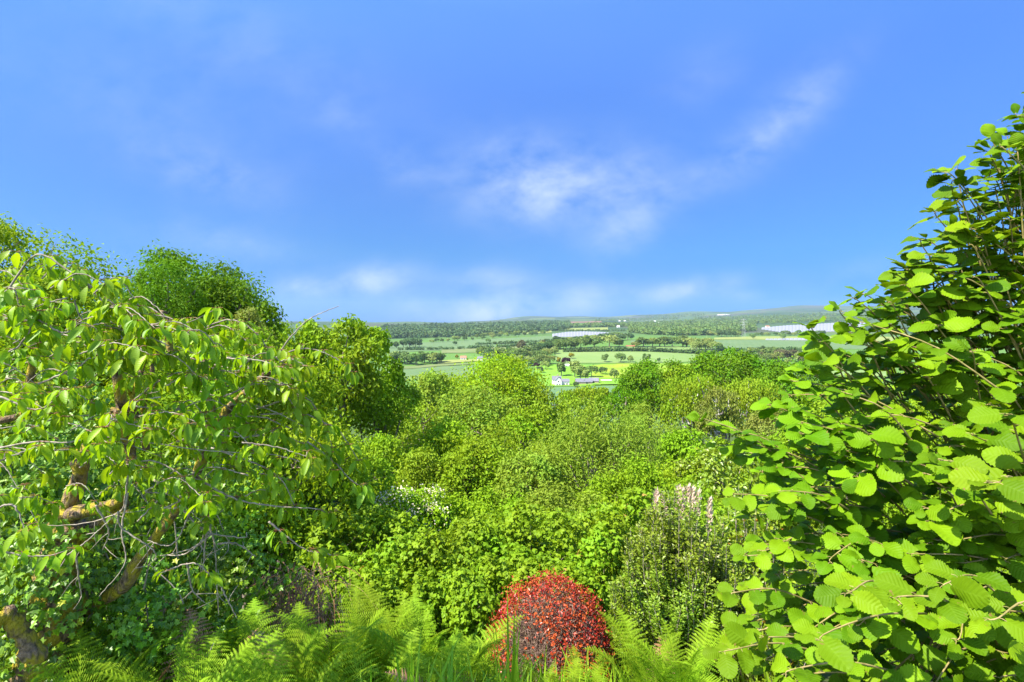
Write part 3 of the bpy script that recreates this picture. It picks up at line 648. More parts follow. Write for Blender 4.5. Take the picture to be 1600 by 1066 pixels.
tunnels('low crop covers on the eastern pasture', 'low polythene crop cover on the yellowish eastern pasture', 1196, 1284, [531.6, 532.4, 532.4], [530, 529.2, 529], 14, 9, h=1.2)
def pylon(px, py, hpx):
    d = hit(px, py, 1000); u = (px - CX) / F; base = np.array([u * d, d, float(hz(u * d, d))]); H = hpx / F * d
    m = MB(); w0, w1 = H * .085, H * .02
    lv = np.linspace(0, 1, 9); cor = [(-1, -1), (1, -1), (1, 1), (-1, 1)]
    def c(k, f): w = w0 + (w1 - w0) * f; return np.array([cor[k][0] * w, cor[k][1] * w, f * H])
    for k in range(4):
        m.tube([c(k, 0), c(k, 1)], .16, 4)
        for a, b in zip(lv[:-1], lv[1:]):
            m.tube([c(k, a), c((k + 1) % 4, b)], .08, 3); m.tube([c((k + 1) % 4, a), c(k, b)], .08, 3)
    th = thing('pylon', 'grey lattice electricity pylon above the eastern woods', 'pylon', base)
    m.obj('tower', M_metal, th)
    for f, L in ((.66, .17), (.8, .21), (.93, .15)):
        m2 = MB(); z = H * f
        for sg in (-1, 1):
            m2.tube([(0, 0, z), (sg * L * H, 0, z + H * .01)], .2, 4); m2.tube([(0, 0, z + H * .05), (sg * L * H, 0, z + H * .01)], .2, 4); m2.tube([(sg * L * H, 0, z), (sg * L * H, 0, z - H * .05)], .18, 4)
        m2.obj('cross_arm', M_metal, th)
pylon(1162, 527, 29)
# ------------------------------------------------------------------ trees and bushes of the slope
def crown_mesh(r, ctr, rad, N, leaf, tpl=T_R, lobes=16, per=12, up=.5, lobe_r=(.30, .5), stray=.06, droop=.1, shell=(.62, 1.06), spread=.16):
    """leaf clumps over the lobes of a crown; returns a mesh builder and the lobe centres"""
    rad = np.asarray(rad, float); ctr = np.asarray(ctr, float)
    i = np.arange(lobes) + .5; ph = np.arccos(1 - 1.75 * i / lobes); th = pi * (1 + 5 ** .5) * i + r.uniform(0, 6)
    ld = nrm(np.stack([np.cos(th) * np.sin(ph), np.sin(th) * np.sin(ph), np.cos(ph)], -1) + r.normal(size=(lobes, 3)) * .25)
    rm = rad.mean(); lr = r.uniform(*lobe_r, lobes)
    lc = ctr + ld * rad * (1 - lr[:, None] * .9) * r.uniform(.78, 1.16, (lobes, 1))
    M = max(8, N // per); k = r.integers(0, lobes, M)
    v = nrm(r.normal(size=(M, 3)) + ld[k] * .75 + UP * .3)
    fr = r.uniform(*shell, (M, 1)); fr[r.random(M) < stray] *= 1.22
    cc = lc[k] + v * (lr[k][:, None] * rad) * fr
    ct = np.clip(.5 * r.random(M) + .25 * r.random(lobes)[k], 0, 1)
    n = M * per; kk = np.repeat(np.arange(M), per)
    off = r.normal(size=(n, 3)) * spread * rm * lr.mean() * 2
    off -= v[kk] * (np.sum(off * v[kk], -1, keepdims=True)) * .55
    pos = cc[kk] + off
    nor = nrm(v[kk] * .55 + UP * up + r.normal(size=(n, 3)) * .45)
    ax = nrm(off + r.normal(size=(n, 3)) * rm * .08 + UP * (-droop * rm))
    mb = MB(); mb.leaves(tpl, pos - ax * leaf * .4, ax, nor, leaf * r.uniform(.65, 1.3, n), np.clip(ct[kk] + .3 * r.random(n), 0, 1))
    return mb, lc, cc
SEED = [1000]
def tree(name, label, cat, px, top, w, d, mat, bottom, leafpx=5.0, cov=7.0, lobes=16, group=None, depth=1.0, bark=None, tpl=T_R, twigs=18, trunk_w=1.0, lobe_r=(.24, .52), blossom=0, per=12, spread=.14, stray=.06, up=.5, droop=.1, bend=0.0):
    SEED[0] += 1; r = rng_(SEED[0])
    x = (px - CX) / F * d; base = np.array([x, d, float(hz(x, d)) - .1]); zt = (CY - top) / F * d; zb = max((CY - bottom) / F * d, base[2] + .05)
    rx = w / 2 / F * d * (1.15 if group else 1.0); ry = rx * depth; rz = max((zt - zb) / 2, .2)
    ctr = np.array([bend * rx, 0, (zt + zb) / 2 - base[2]])
    leaf = leafpx / F * d
    N = int(np.clip(cov * w * (bottom - top) / leafpx ** 2 * 1.9, 1200, 34000))
    th = thing(name, label, cat, base, group)
    mb, lc, cc = crown_mesh(r, ctr, (rx, ry, rz), N, leaf, tpl, lobes, per, up=up, lobe_r=lobe_r, spread=spread, stray=stray, droop=droop)
    mb.obj('crown', mat, th)
    tr = MB(); H = zt - base[2]; r0 = max(.03, .016 * H + .02 * rx) * trunk_w
    mid = np.array([bend * rx * .5 + r.normal() * .04 * rx, r.normal() * .04 * ry, ctr[2] * .8]); topp = ctr + np.array([0, 0, rz * .35])
    sp = smooth_pl([np.array([0, 0, -.1]), mid * .5 + np.array([r.normal() * .03 * rx, 0, 0]), mid, topp], 16); tr.tube(sp, np.linspace(r0, r0 * .3, len(sp)), 7)
    for i in range(min(lobes, 14)):
        a = sp[r.integers(len(sp) // 3, len(sp) - 1)]; b = lc[i]
        m_ = (a + b) / 2 + np.array([0, 0, -.06 * rz]) + r.normal(size=3) * .05 * rx
        tr.tube(smooth_pl([a, m_, b], 8), np.linspace(r0 * .38, r0 * .08, 9)[:len(smooth_pl([a, m_, b], 8))], 5)
    for i in range(twigs):
        b = cc[r.integers(len(cc))]; a = lc[np.argmin(np.linalg.norm(lc - b, axis=1))]; e = a + (b - a) * r.uniform(1.0, 1.25)
        tr.tube(smooth_pl([a, (a + e) / 2 + r.normal(size=3) * .03 * rx, e], 6), np.linspace(r0 * .13, r0 * .035, 7)[:len(smooth_pl([a, (a + e) / 2, e], 6))], 4)
    tr.obj('trunk', bark or M_bark, th, smooth=True)
    if blossom:
        fr = cc[cc[:, 1] < np.quantile(cc[:, 1], .75)]; kk = r.integers(0, len(fr), blossom)
        grp = fr[kk] + r.normal(size=(blossom, 3)) * .06 * rx
        q = np.repeat(grp, 8, 0) + r.normal(size=(blossom * 8, 3)) * leaf * .8 + (0, -leaf * .8, leaf * .8)
        fb = MB(); fb.leaves(T_RW, q, r.normal(size=q.shape), nrm(r.normal(size=q.shape) * .6 + [0, -.6, .7]), leaf * r.uniform(.35, .65, len(q)), r.random(len(q))); fb.obj('blossom', M_white, th)
    return th
# the tree line behind the cherry, from the west
tree('sycamore', 'bushy sycamore crown against the sky behind the topmost cherry twig', 'tree', -30, 352, 260, 19, M_mid, 640, 6, 6, 20, twigs=30)
tree('sycamore', 'thin sycamore with loose sprays of leaves over the sky', 'tree', 96, 372, 150, 18, M_mid, 560, 6, 2.2, 12, stray=.3, twigs=60, spread=.24, trunk_w=.6)
tree('field_maple', 'broad dark crowned maple on the skyline behind the cut cherry stub', 'tree', 285, 404, 246, 27, M_dark, 640, 5.5, 8, 24)
tree('field_maple', 'lower maple shoulder sloping down from the broad skyline maple', 'tree', 372, 440, 120, 26, M_dark, 640, 5.5, 6, 12, stray=.12)
tree('yew', 'dark ragged yew standing before the skyline maple', 'tree', 262, 412, 120, 15, M_dark, 580, 5, 7, 12, tpl=T_RN, up=.2)
tree('elder', 'thin brownish bush with see-through foliage beside the maple', 'bush', 388, 478, 90, 20, M_brown, 600, 4.5, 4, 9, stray=.2, twigs=40)
tree('lime_tree', 'round bright green tree in the gap below the far hills', 'tree', 440, 508, 110, 34, M_bright, 640, 5, 6, 12)
tree('lime_tree', 'large round dark green tree standing above the bank west of the fields', 'tree', 538, 484, 162, 28, M_mid, 672, 7, 9, 26, depth=1.0, twigs=8, lobe_r=(.22, .36), per=16)
tree('lime_tree', 'lower skirt of young growth at the foot of the large round tree', 'tree', 590, 580, 120, 30, M_mid, 700, 5, 6, 10)
# bushes behind the cherry
for i, a in enumerate([(-40, 470, 330, 11, M_mid, 800, 'green bush behind the first cherry twigs at the picture edge'), (90, 440, 240, 12, M_bright, 720, 'yellowish green bush under the thin sycamore'), (215, 470, 220, 10.5, M_bright, 760, 'tangled bush behind the cherry stub'),
                       (330, 500, 220, 10, M_mid, 780, 'bush behind the middle cherry limbs'), (430, 545, 190, 12, M_bright, 780, 'bush between the cherry and the large round tree'), (60, 600, 300, 8, M_mid, 950, 'dense shadowed bush behind the ivy clad trunk'),
                       (260, 620, 260, 8, M_mid, 900, 'leafy bush in the crook of the mossy limbs'), (410, 640, 240, 9, M_bright, 880, 'bush behind the outer cherry twigs'), (520, 690, 150, 11, M_mid, 860, 'bush at the tip of the cherry branches')]):
    tree('thicket_bush', a[6], 'bush', a[0], a[1], a[2], a[3], a[4], a[5], 7, 7, 14, group='thicket bushes behind the cherry', twigs=40, trunk_w=.7)
# the mid slope, far to near
tree('willow', 'brownish willow with drooping sprays next to the white farmhouse', 'tree', 904, 605, 74, 118, M_olive, 660, 4, 6, 10, droop=.5)
tree('willow', 'small dark willow in front of the valley crop', 'tree', 936, 606, 56, 100, M_olive, 665, 4, 6, 9, droop=.4)
tree('willow', 'dark drooping willow at the foot of the oaks', 'tree', 978, 600, 80, 90, M_dark, 665, 4, 6, 10, droop=.5)
tree('oak', 'dark green oak with the first rounded crown east of the meadow', 'tree', 1018, 563, 116, 112, M_dark, 650, 4, 8, 16)
tree('oak', 'broadest green oak overlapping the bluish eastern crop', 'tree', 1132, 545, 130, 112, M_dark, 650, 4.2, 8, 18)
tree('oak', 'dark oak reaching behind the tips of the hazel', 'tree', 1222, 566, 150, 105, M_dark, 655, 4.2, 8, 16)
tree('oak', 'low green oak crown joining two larger oaks', 'tree', 1078, 574, 80, 108, M_mid, 640, 4.2, 7, 10)
tree('birch', 'olive birch with pale bare limbs in front of the oaks', 'tree', 1082, 584, 104, 84, M_olive, 690, 3.8, 5, 14, bark=M_birch, droop=.4, twigs=40, trunk_w=1.2)
tree('birch', 'brownish birch beside the hazel tips', 'tree', 1168, 592, 112, 80, M_olive, 700, 3.8, 6, 14, bark=M_birch, droop=.4)
tree('birch', 'dull bronze birch between olive birch and hazel', 'tree', 1122, 606, 70, 76, M_brown, 700, 3.8, 5, 10, bark=M_birch, droop=.4)
tree('birch', 'grey brown birch low behind the leaning hazel shoots', 'tree', 1215, 640, 110, 60, M_brown, 720, 3.8, 6, 10, bark=M_birch)
tree('ash_tree', 'broad bright ash crown hiding the valley before the copper beech', 'tree', 758, 561, 200, 62, M_bright, 700, 4.6, 8, 26, twigs=60, stray=.12)
tree('ash_tree', 'pale olive ash with bare twig ends beside the bright ash', 'tree', 826, 600, 84, 56, M_olive, 700, 4.4, 6, 14, twigs=60)
tree('ash_tree', 'light green ash at the foot of the far valley field', 'tree', 668, 580, 96, 54, M_soft, 690, 4.6, 6, 12, stray=.12, twigs=40)
tree('ash_tree', 'small ash peeking between the large round tree and the field', 'tree', 628, 606, 70, 48, M_mid, 700, 4.6, 6, 10)
tree('sallow', 'thin sallow with many bare stems below the light green ash', 'tree', 655, 640, 150, 36, M_olive, 780, 4.6, 4.5, 14, twigs=90)
tree('sallow', 'dense bright sallow in the middle of the slope', 'tree', 738, 612, 160, 44, M_soft, 760, 5, 7, 18)
tree('sallow', 'deep green sallow below the broad ash', 'tree', 815, 640, 120, 40, M_mid, 760, 5, 6, 14)
tree('sallow', 'grey green sallow on the brow beside the willow', 'tree', 880, 632, 90, 60, M_olive, 720, 4.4, 6, 12)
tree('goat_willow', 'large pale goat willow filling the middle of the slope', 'tree', 925, 640, 220, 19, M_soft, 930, 6, 8, 32, tpl=T_RN, twigs=60)
tree('goat_willow', 'soft round goat willow below the birches', 'tree', 1010, 640, 150, 30, M_soft, 780, 5, 6, 16, tpl=T_RN)
tree('goat_willow', 'olive goat willow in front of the bronze birch', 'tree', 1085, 668, 130, 26, M_mid, 800, 5, 6, 14)
tree('hawthorn', 'round hawthorn without blossom above the flowering hawthorn', 'tree', 735, 692, 130, 18, M_mid, 810, 5.5, 7, 16)
tree('hawthorn', 'small green hawthorn beside the sallow stems', 'tree', 612, 688, 140, 20, M_mid, 800, 5.5, 7, 14)
tree('hawthorn', 'yellow green hawthorn between goat willow and round hawthorn', 'tree', 825, 700, 120, 17, M_soft, 820, 5.5, 7, 14)
tree('flowering_hawthorn', 'hawthorn bush sprinkled with white blossom', 'bush', 648, 760, 130, 11, M_bright, 900, 6, 7, 14, blossom=230)
tree('elder', 'dark leafy elder at the edge of the white blossom', 'bush', 690, 800, 90, 11, M_dark, 900, 6, 6, 10)
tree('blue_conifer', 'small blue green conifer under the cherry twig ends', 'bush', 505, 768, 64, 10, M_blue, 840, 4.5, 7, 8, tpl=T_RN)
tree('tree_of_heaven', 'shrub with yellow and orange young tips behind the leaning hazel', 'bush', 1130, 694, 150, 14, M_tip, 830, 6.5, 6, 14, twigs=30)
tree('thicket_bush', 'green bush on the slope under the leaning hazel', 'bush', 1200, 690, 160, 16, M_mid, 850, 6, 6, 14)
tree('thicket_bush', 'green bush deep behind the hazel leaves', 'bush', 1330, 600, 240, 22, M_mid, 860, 6, 6, 14)
tree('thicket_bush', 'last green bush hidden behind the hazel at the picture edge', 'bush', 1520, 560, 260, 18, M_mid, 900, 6, 5, 14)
# low sallows and thorns closing the gaps of the slope
for a in [(690, 660, 130, 30, M_bright, 'bright sallow under the thin bare stemmed sallow'), (770, 668, 130, 26, M_olive, 'low sallow in front of the dense bright sallow'), (850, 690, 130, 22, M_bright, 'low sallow between the yellow green hawthorn and goat willow'),
          (660, 712, 120, 17, M_olive, 'thorn bush behind the white blossom'), (590, 740, 130, 14, M_bright, 'thorn bush between cherry tips and white blossom'), (780, 748, 140, 13.5, M_mid, 'thorn bush below the round hawthorn'), (880, 760, 140, 12, M_soft, 'thorn bush at the foot of the large goat willow'),
          (980, 730, 150, 14, M_mid, 'thorn bush behind the pale plumes'), (1060, 722, 150, 15, M_bright, 'bright thorn bush beyond the plumes'), (560, 668, 120, 24, M_mid, 'dark sallow under the large round tree'), (480, 650, 140, 20, M_mid, 'sallow beneath the west side of the large round tree'), (720, 770, 110, 11.5, M_bright, 'bright thorn just behind the elder'), (1100, 760, 120, 11, M_mid, 'thorn bush beside the orange tipped shrub')]:
    tree('sallow_bush', a[5], 'bush', a[0], a[1], a[2], a[3], a[4], a[1] + 190, 5.5, 7, 16, group='low bushes closing the slope', trunk_w=.4, twigs=20)
# bramble bank
for i, a in enumerate([(440, 800, 190, 8.2, 'bramble bush with dark hollows under the cherry twig ends'), (560, 800, 200, 8.6, 'bramble bush below the white blossom'), (650, 850, 170, 7.6, 'bramble bush behind the tallest ferns'), (745, 800, 180, 8.8, 'bramble bush in the middle of the bank'),
                       (740, 880, 150, 7.0, 'low bramble bush beside the red bush'), (860, 800, 190, 8.4, 'bramble bush rising behind the red bush'), (950, 830, 150, 7.4, 'bramble bush between the red bush and the evergreen shrub'), (870, 868, 130, 6.9, 'yellowish bramble just over the top of the red bush'),
                       (1000, 780, 160, 8.6, 'bramble bush under the pale plumes'), (560, 880, 170, 7.2, 'shaded bramble bush above the fern fronds'), (1130, 800, 170, 7.6, 'bramble bush behind the orange tipped shrub'), (800, 800, 160, 9.6, 'bramble bush rising behind the middle of the bank'), (910, 800, 160, 9.4, 'bramble bush between the plumes and the red bush'), (690, 840, 150, 8.2, 'bramble bush at the skirt of the elder')]):
    tree('bramble_bush', a[4], 'bramble', a[0], a[1], a[2], a[3], M_bramble, a[1] + 190, 9.5, 6.5, 14, group='bramble bushes of the bank', tpl=T_TRI, twigs=20, trunk_w=.3, per=9, up=.7)

# ground cover between the bushes
def undergrowth():
    r = rng_(77); N = 52000
    d = 5.5 * (130 / 5.5) ** (r.random(N) ** 1.1); x = r.uniform(-1.25, 1.25, N) * np.maximum(d, 6)
    z = hz(x, d); leaf = np.maximum(.075, d * .0065)
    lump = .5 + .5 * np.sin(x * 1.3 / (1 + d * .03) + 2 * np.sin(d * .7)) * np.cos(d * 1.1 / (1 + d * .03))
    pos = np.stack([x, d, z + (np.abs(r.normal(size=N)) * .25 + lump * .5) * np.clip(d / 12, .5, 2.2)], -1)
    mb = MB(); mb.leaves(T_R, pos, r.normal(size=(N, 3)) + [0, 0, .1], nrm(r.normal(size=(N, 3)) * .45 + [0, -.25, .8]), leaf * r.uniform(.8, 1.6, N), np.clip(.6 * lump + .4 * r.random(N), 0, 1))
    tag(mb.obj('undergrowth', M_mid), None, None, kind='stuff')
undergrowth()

# ------------------------------------------------------------------ hazel
def poly_inside(poly, x, y):
    c = np.zeros(len(x), bool); n = len(poly); j = n - 1
    for i in range(n):
        xi, yi = poly[i]; xj, yj = poly[j]
        c ^= ((yi > y) != (yj > y)) & (x < (xj - xi) * (y - yi) / (yj - yi + 1e-9) + xi); j = i
    return c
def hazel():
    r = rng_(5)
    base = np.array([2.75, 2.7, float(hz(2.75, 2.7))])
    th = thing('hazel_bush', 'hazel bush with big toothed leaves leaning in beside the garden', 'bush', base)
    C = P(1760, 900, 2.6)
    poly = [(1150, 1005), (1150, 915), (1185, 860), (1170, 775), (1105, 662), (1205, 662), (1245, 590), (1280, 515), (1335, 455), (1420, 418), (1450, 372), (1485, 272), (1552, 215), (1600, 178), (1700, 110), (1900, 80), (1900, 1250), (1300, 1250), (1200, 1090)]
    tips = []
    # shoots at the outline first, then the body
    for q in [(1105, 650, 2.35), (1152, 668, 2.4), (1180, 690, 2.45), (1210, 628, 2.4), (1243, 590, 2.3), (1262, 655, 2.2), (1276, 508, 2.3), (1290, 560, 2.2), (1338, 462, 2.35), (1352, 500, 2.3), (1425, 418, 2.35), (1390, 470, 2.3), (1450, 372, 2.3), (1470, 440, 2.3),
              (1482, 268, 2.35), (1500, 310, 2.35), (1520, 360, 2.3), (1556, 215, 2.35), (1590, 180, 2.35), (1640, 150, 2.4), (1560, 290, 2.35), (1140, 1005, 1.9), (1150, 918, 2.1), (1175, 858, 2.2), (1160, 770, 2.3), (1185, 800, 2.3), (1325, 912, 1.55), (1200, 985, 1.8),
              (1240, 1040, 1.7), (1300, 990, 1.65), (1420, 930, 1.5), (1480, 900, 1.55), (1550, 950, 1.45), (1230, 760, 2.1), (1470, 710, 1.7), (1550, 740, 1.5), (1320, 655, 1.95), (1340, 610, 2.0), (1570, 640, 1.7)]: tips.append((*q, 0))
    n = 860
    while len(tips) < n:
        x, y = r.uniform(1090, 1900, 60), np.where(r.random(60) < .3, r.uniform(80, 520, 60), r.uniform(60, 1240, 60)); ok = poly_inside(poly, x, y)
        for a, b in zip(x[ok], y[ok]):
            edge = np.clip((a - 1130 - max(0, (640 - b)) * .75) / 420, 0, 1); low = np.clip((b - 560) / 440, 0, 1)
            d = 2.42 - .25 * edge - .52 * edge ** .7 * low + r.choice([0, 0, .2, .4, .75]) * (.4 + .6 * edge) + r.normal() * .07
            tips.append((a, b, max(d, 1.5), 1))
    tips = tips[:n]
    lv = [MB(), MB()]; st = MB(); acc = [[] for _ in range(4)]; bases = []
    for (px, py, d, kind) in tips:
        T = P(px, py, d); out = nrm(T - C)
        L = r.uniform(.38, .62) * (1.0 if d > 1.6 else .75)
        dirn = nrm(out + np.array([-.12, -.05, .25]) + r.normal(size=3) * (.22 if kind else .1))
        B = T - dirn * L
        side = nrm(np.cross(dirn, UP)); nodv = np.cross(side, dirn)
        pts = smooth_pl([B, B + dirn * L * .55 + UP * .03, T + UP * -.02 + side * r.normal() * .02, T + dirn * .03 - UP * .035], 14)
        st.tube(pts, np.linspace(.0042, .0014, len(pts)), 5)
        bases.append(B)
        m = r.integers(7, 10)
        for j in range(m):
            f = .12 + .88 * (j + r.uniform(-.15, .15)) / (m - 1); f = min(max(f, .05), 1)
            p = pts[int(f * (len(pts) - 1))]; sgn = 1 if j % 2 else -1
            a = nrm(dirn * r.uniform(.25, .7) + side * sgn * r.uniform(.6, 1.1) + UP * r.uniform(-.35, .05) + r.normal(size=3) * .14)
            if j == m - 1: a = nrm(dirn + UP * -.25 + r.normal(size=3) * .2)
            nr = nrm(UP * .85 + out * .35 + np.array([-.15, -.3, 0]) + r.normal(size=3) * .38)
            s = r.uniform(.050, .100) * (1 - .35 * max(0, f - .75) / .25)
            pe = p + a * .018
            st.tube([p, (p + pe) / 2 + UP * .002, pe], .0011, 4)
            acc[r.integers(4)].append((pe, a, nr, s, r.random(), r.uniform(.88, 1.08)))
    for k in range(4):
        A = acc[k]; mbk = lv[0]
        mbk.leaves(T_HZ[k], np.array([q[0] for q in A]), np.array([q[1] for q in A]), np.array([q[2] for q in A]), np.array([q[3] for q in A]), np.array([q[4] for q in A]), wscale=np.array([q[5] for q in A]))
    lv[0].obj('foliage', M_hazel, th, smooth=True, base=base)
    st.obj('twigs', M_stem, th, smooth=True, base=base)
    # main stems from the stool, each carrying some of the shoots
    bases = np.array(bases)
    for i in range(9):
        tgt = bases[r.integers(len(bases))] if i < 7 else P(1560 + 60 * i, 420, 2.5)
        b0 = base + np.array([r.normal() * .14, r.normal() * .12, -.05])
        mid = b0 * .45 + tgt * .55 + np.array([.25, .15, .35])
        sp = smooth_pl([b0, b0 * .75 + mid * .25 + UP * .25, mid, tgt], 20); s = MB(); s.tube(sp, np.linspace(.022, .006, len(sp)), 7)
        near = np.argsort(np.linalg.norm(bases - mid, axis=1))[i::9][:26]
        for q in near:
            a = sp[np.argmin(np.linalg.norm(sp - bases[q], axis=1) + .3 * np.linspace(1, 0, len(sp)))]
            c = (a + bases[q]) / 2 + UP * .06; pp = smooth_pl([a, c, bases[q]], 8); s.tube(pp, np.linspace(.006, .0038, len(pp)), 5)
        s.obj('stem', M_stem, th, smooth=True, base=base)
hazel()

# ------------------------------------------------------------------ cherry with its ivy
def cherry():
    r = rng_(9)
    base = P(70, 1250, 3.9); base[2] = float(hz(base[0], base[1])) - .05
    th = thing('cherry_tree', 'old cherry tree with mossy limbs and drooping pointed leaves', 'tree', base)
    def pl(pts, d0, d1=None):
        d1 = d0 if d1 is None else d1
        return [P(a, b, d0 + (d1 - d0) * i / max(1, len(pts) - 1)) for i, (a, b) in enumerate(pts)]
    def limb(pts, d0, d1, r0, r1, mat=M_moss, name='limb', n=26):
        q = smooth_pl(pl(pts, d0, d1), n); q = q + r.normal(size=q.shape) * r0 * .10
        rr = np.linspace(r0 * .85, r1, len(q)) * (1 + .12 * r.normal(size=len(q)))
        m = MB(); m.tube(q, rr, 9); m.obj(name, mat, th, smooth=True, base=base); return q
    limbs = []
    tq = smooth_pl([base, P(60, 1080, 3.9), P(85, 960, 3.9), P(98, 880, 3.85), P(112, 810, 3.8)], 24)
    m = MB(); m.tube(tq, np.linspace(.22, .12, len(tq)) * (1 + .08 * r.normal(size=len(tq))), 12); m.obj('trunk', M_moss, th, smooth=True, base=base); limbs.append(tq)
    for a in [([(108, 815), (118, 770), (128, 725), (140, 698), (166, 684), (192, 640), (182, 590), (176, 560)], 3.8, 3.5, .07, .028),
              ([(92, 803), (120, 800), (165, 793), (192, 778), (206, 735), (203, 700), (190, 650)], 3.75, 3.5, .06, .028),
              ([(100, 940), (122, 880), (150, 828), (178, 805), (196, 785)], 3.95, 3.7, .07, .05),
              ([(120, 960), (190, 920), (222, 870), (262, 815), (300, 760), (330, 690), (352, 640), (395, 605), (430, 570)], 4.1, 3.5, .068, .018),
              ([(176, 640), (200, 640), (228, 560), (245, 520)], 3.5, 3.4, .022, .010), ([(268, 562), (262, 520), (256, 485)], 3.3, 3.3, .024, .020), ([(46, 600), (55, 545), (66, 492)], 3.0, 3.0, .022, .017),
              ([(-20, 660), (30, 650), (60, 632), (100, 618), (150, 600)], 3.2, 3.3, .03, .012), ([(300, 770), (330, 650), (322, 610)], 3.7, 3.6, .035, .02), ([(230, 700), (225, 640), (240, 600), (234, 560)], 3.6, 3.5, .03, .012),
              ([(-30, 1010), (0, 960), (30, 985), (60, 1030)], 3.3, 3.5, .065, .055), ([(215, 655), (205, 618), (190, 600)], 3.5, 3.4, .02, .01)]:
        limbs.append(limb(*a))
    tw = MB(); lf = MB(); pet = MB(); acc = [[] for _ in range(3)]
    def cluster(p, n, s0=.088, vis=True):
        """a spur with its hanging leaves"""
        ph = r.uniform(0, 6.28)
        for k in range(n):
            an = ph + k * 2.4; o = np.array([cos(an), sin(an) * .9, 0])
            ax = nrm(o * r.uniform(.25, 1.2) + np.array([0, 0, -1.0]) + r.normal(size=3) * .28)
            pe = p + nrm(o * .9 + UP * .25) * .030 + np.array([0, 0, -.004])
            pet.tube([p, (p + pe) / 2 + UP * .004, pe], .0014, 4)
            nr = nrm(o * 1.0 + UP * .45 + r.normal(size=3) * .25)
            acc[r.integers(3)].append((pe, ax, nr, s0 * r.uniform(.55, 1.15), r.random()))
    def twig(pts, d0, d1, r0=.006, r1=.002, leafy=True, nodes=4, first=.25, s0=.088):
        q = smooth_pl(pl(pts, d0, d1), 30); q[1:-1] += r.normal(size=q[1:-1].shape) * .0015
        tw.tube(q, np.linspace(r0, r1, len(q)), 6)
        if leafy:
            cluster(q[-1], r.integers(6, 9), s0)
            for f in np.linspace(first, .92, nodes):
                i = int(np.clip(f + r.uniform(-.06, .06), 0, .98) * (len(q) - 1)); e = q[i] + np.array([r.normal() * .02, r.normal() * .03, r.uniform(-.01, .03)])
                tw.tube([q[i], e], .0022, 4); cluster(e, r.integers(4, 8), s0)
        return q
    # twigs that can be followed in the photograph
    for a in [([(-10, 702), (50, 691), (105, 692), (160, 683), (230, 692), (330, 705), (430, 711), (480, 726)], 2.7, 2.9, 5), ([(-10, 724), (20, 712), (60, 697)], 2.5, 2.6, 1), ([(310, 668), (350, 680), (400, 682), (432, 670)], 3.0, 3.0, 2),
              ([(308, 668), (340, 652), (410, 652), (430, 660), (480, 680), (516, 708)], 3.0, 3.1, 3), ([(408, 648), (470, 646), (505, 660), (532, 676), (560, 720)], 3.1, 3.2, 3), ([(320, 755), (370, 780), (420, 790), (490, 795), (512, 802)], 2.9, 3.0, 3),
              ([(215, 815), (250, 780), (290, 750), (318, 750)], 3.0, 3.0, 1), ([(8, 462), (40, 412), (65, 398), (110, 425), (160, 460), (195, 485), (260, 495), (290, 505), (340, 482)], 2.7, 2.8, 8), ([(115, 435), (116, 470), (135, 515), (146, 545)], 2.8, 2.9, 1),
              ([(395, 575), (470, 545), (520, 558), (552, 582)], 3.0, 3.1, 5), ([(430, 560), (460, 520), (490, 495), (530, 478)], 3.4, 3.5, 0), ([(250, 555), (300, 560), (350, 580), (420, 570), (470, 560)], 2.9, 3.0, 5), ([(190, 640), (260, 590), (330, 575), (380, 590)], 3.0, 3.0, 5),
              ([(60, 600), (120, 575), (150, 560), (210, 590)], 2.7, 2.7, 4), ([(-10, 560), (30, 540), (55, 500), (66, 486)], 2.6, 2.6, 3), ([(200, 770), (190, 830), (195, 880), (155, 932)], 2.9, 2.8, 0), ([(420, 815), (450, 840), (480, 860), (522, 868)], 2.8, 2.9, 4),
              ([(330, 700), (400, 725), (440, 750), (460, 790)], 3.0, 3.0, 4), ([(480, 690), (520, 720), (548, 750), (572, 765)], 3.1, 3.1, 4), ([(400, 640), (470, 620), (500, 650), (520, 700)], 3.1, 3.2, 3), ([(-20, 800), (20, 790), (40, 830)], 2.2, 2.2, 2), ([(-20, 850), (30, 868), (85, 868)], 2.3, 2.4, 3),
              ([(0, 620), (60, 640), (100, 610)], 2.6, 2.6, 3), ([(60, 500), (100, 520), (130, 505), (160, 520)], 2.6, 2.7, 3), ([(-10, 470), (20, 450), (30, 480)], 2.5, 2.5, 3), ([(195, 730), (235, 720), (280, 740), (300, 770)], 2.8, 2.8, 2), ([(240, 900), (300, 880), (330, 900)], 3.0, 3.0, 2),
              ([(260, 500), (230, 480), (205, 500)], 2.9, 2.9, 2), ([(300, 520), (360, 500), (400, 520), (420, 548)], 3.1, 3.1, 4), ([(130, 440), (180, 490), (220, 520)], 2.8, 2.9, 3), ([(350, 620), (400, 600), (440, 612), (470, 650)], 2.9, 3.0, 4)]:
        twig(a[0], a[1], a[2], nodes=a[3], leafy=a[3] > 0, r0=.0055)
    # more of the same, springing from the limbs
    for i in range(125):
        px, py = r.uniform(-60, 430), r.uniform(420, 800)
        lim = float(np.interp(px, [-60, 120, 250, 400, 480], [410, 440, 500, 560, 600])); py = max(py, lim + r.uniform(0, 60)) if py < lim else py
        if py > 720 and r.random() < .4: continue
        d = r.uniform(2.6, 3.5); dx = r.choice([1, 1, 1, -1]) * r.uniform(50, 120); k = r.uniform(-25, 15)
        if px + dx > 490: dx = -abs(dx)
        twig([(px, py), (px + dx * .5, py + k), (px + dx, py + k + r.uniform(5, 45))], d, d + r.uniform(-.2, .2), .004, .0018, nodes=int(r.integers(2, 4)), first=.3, s0=.088)
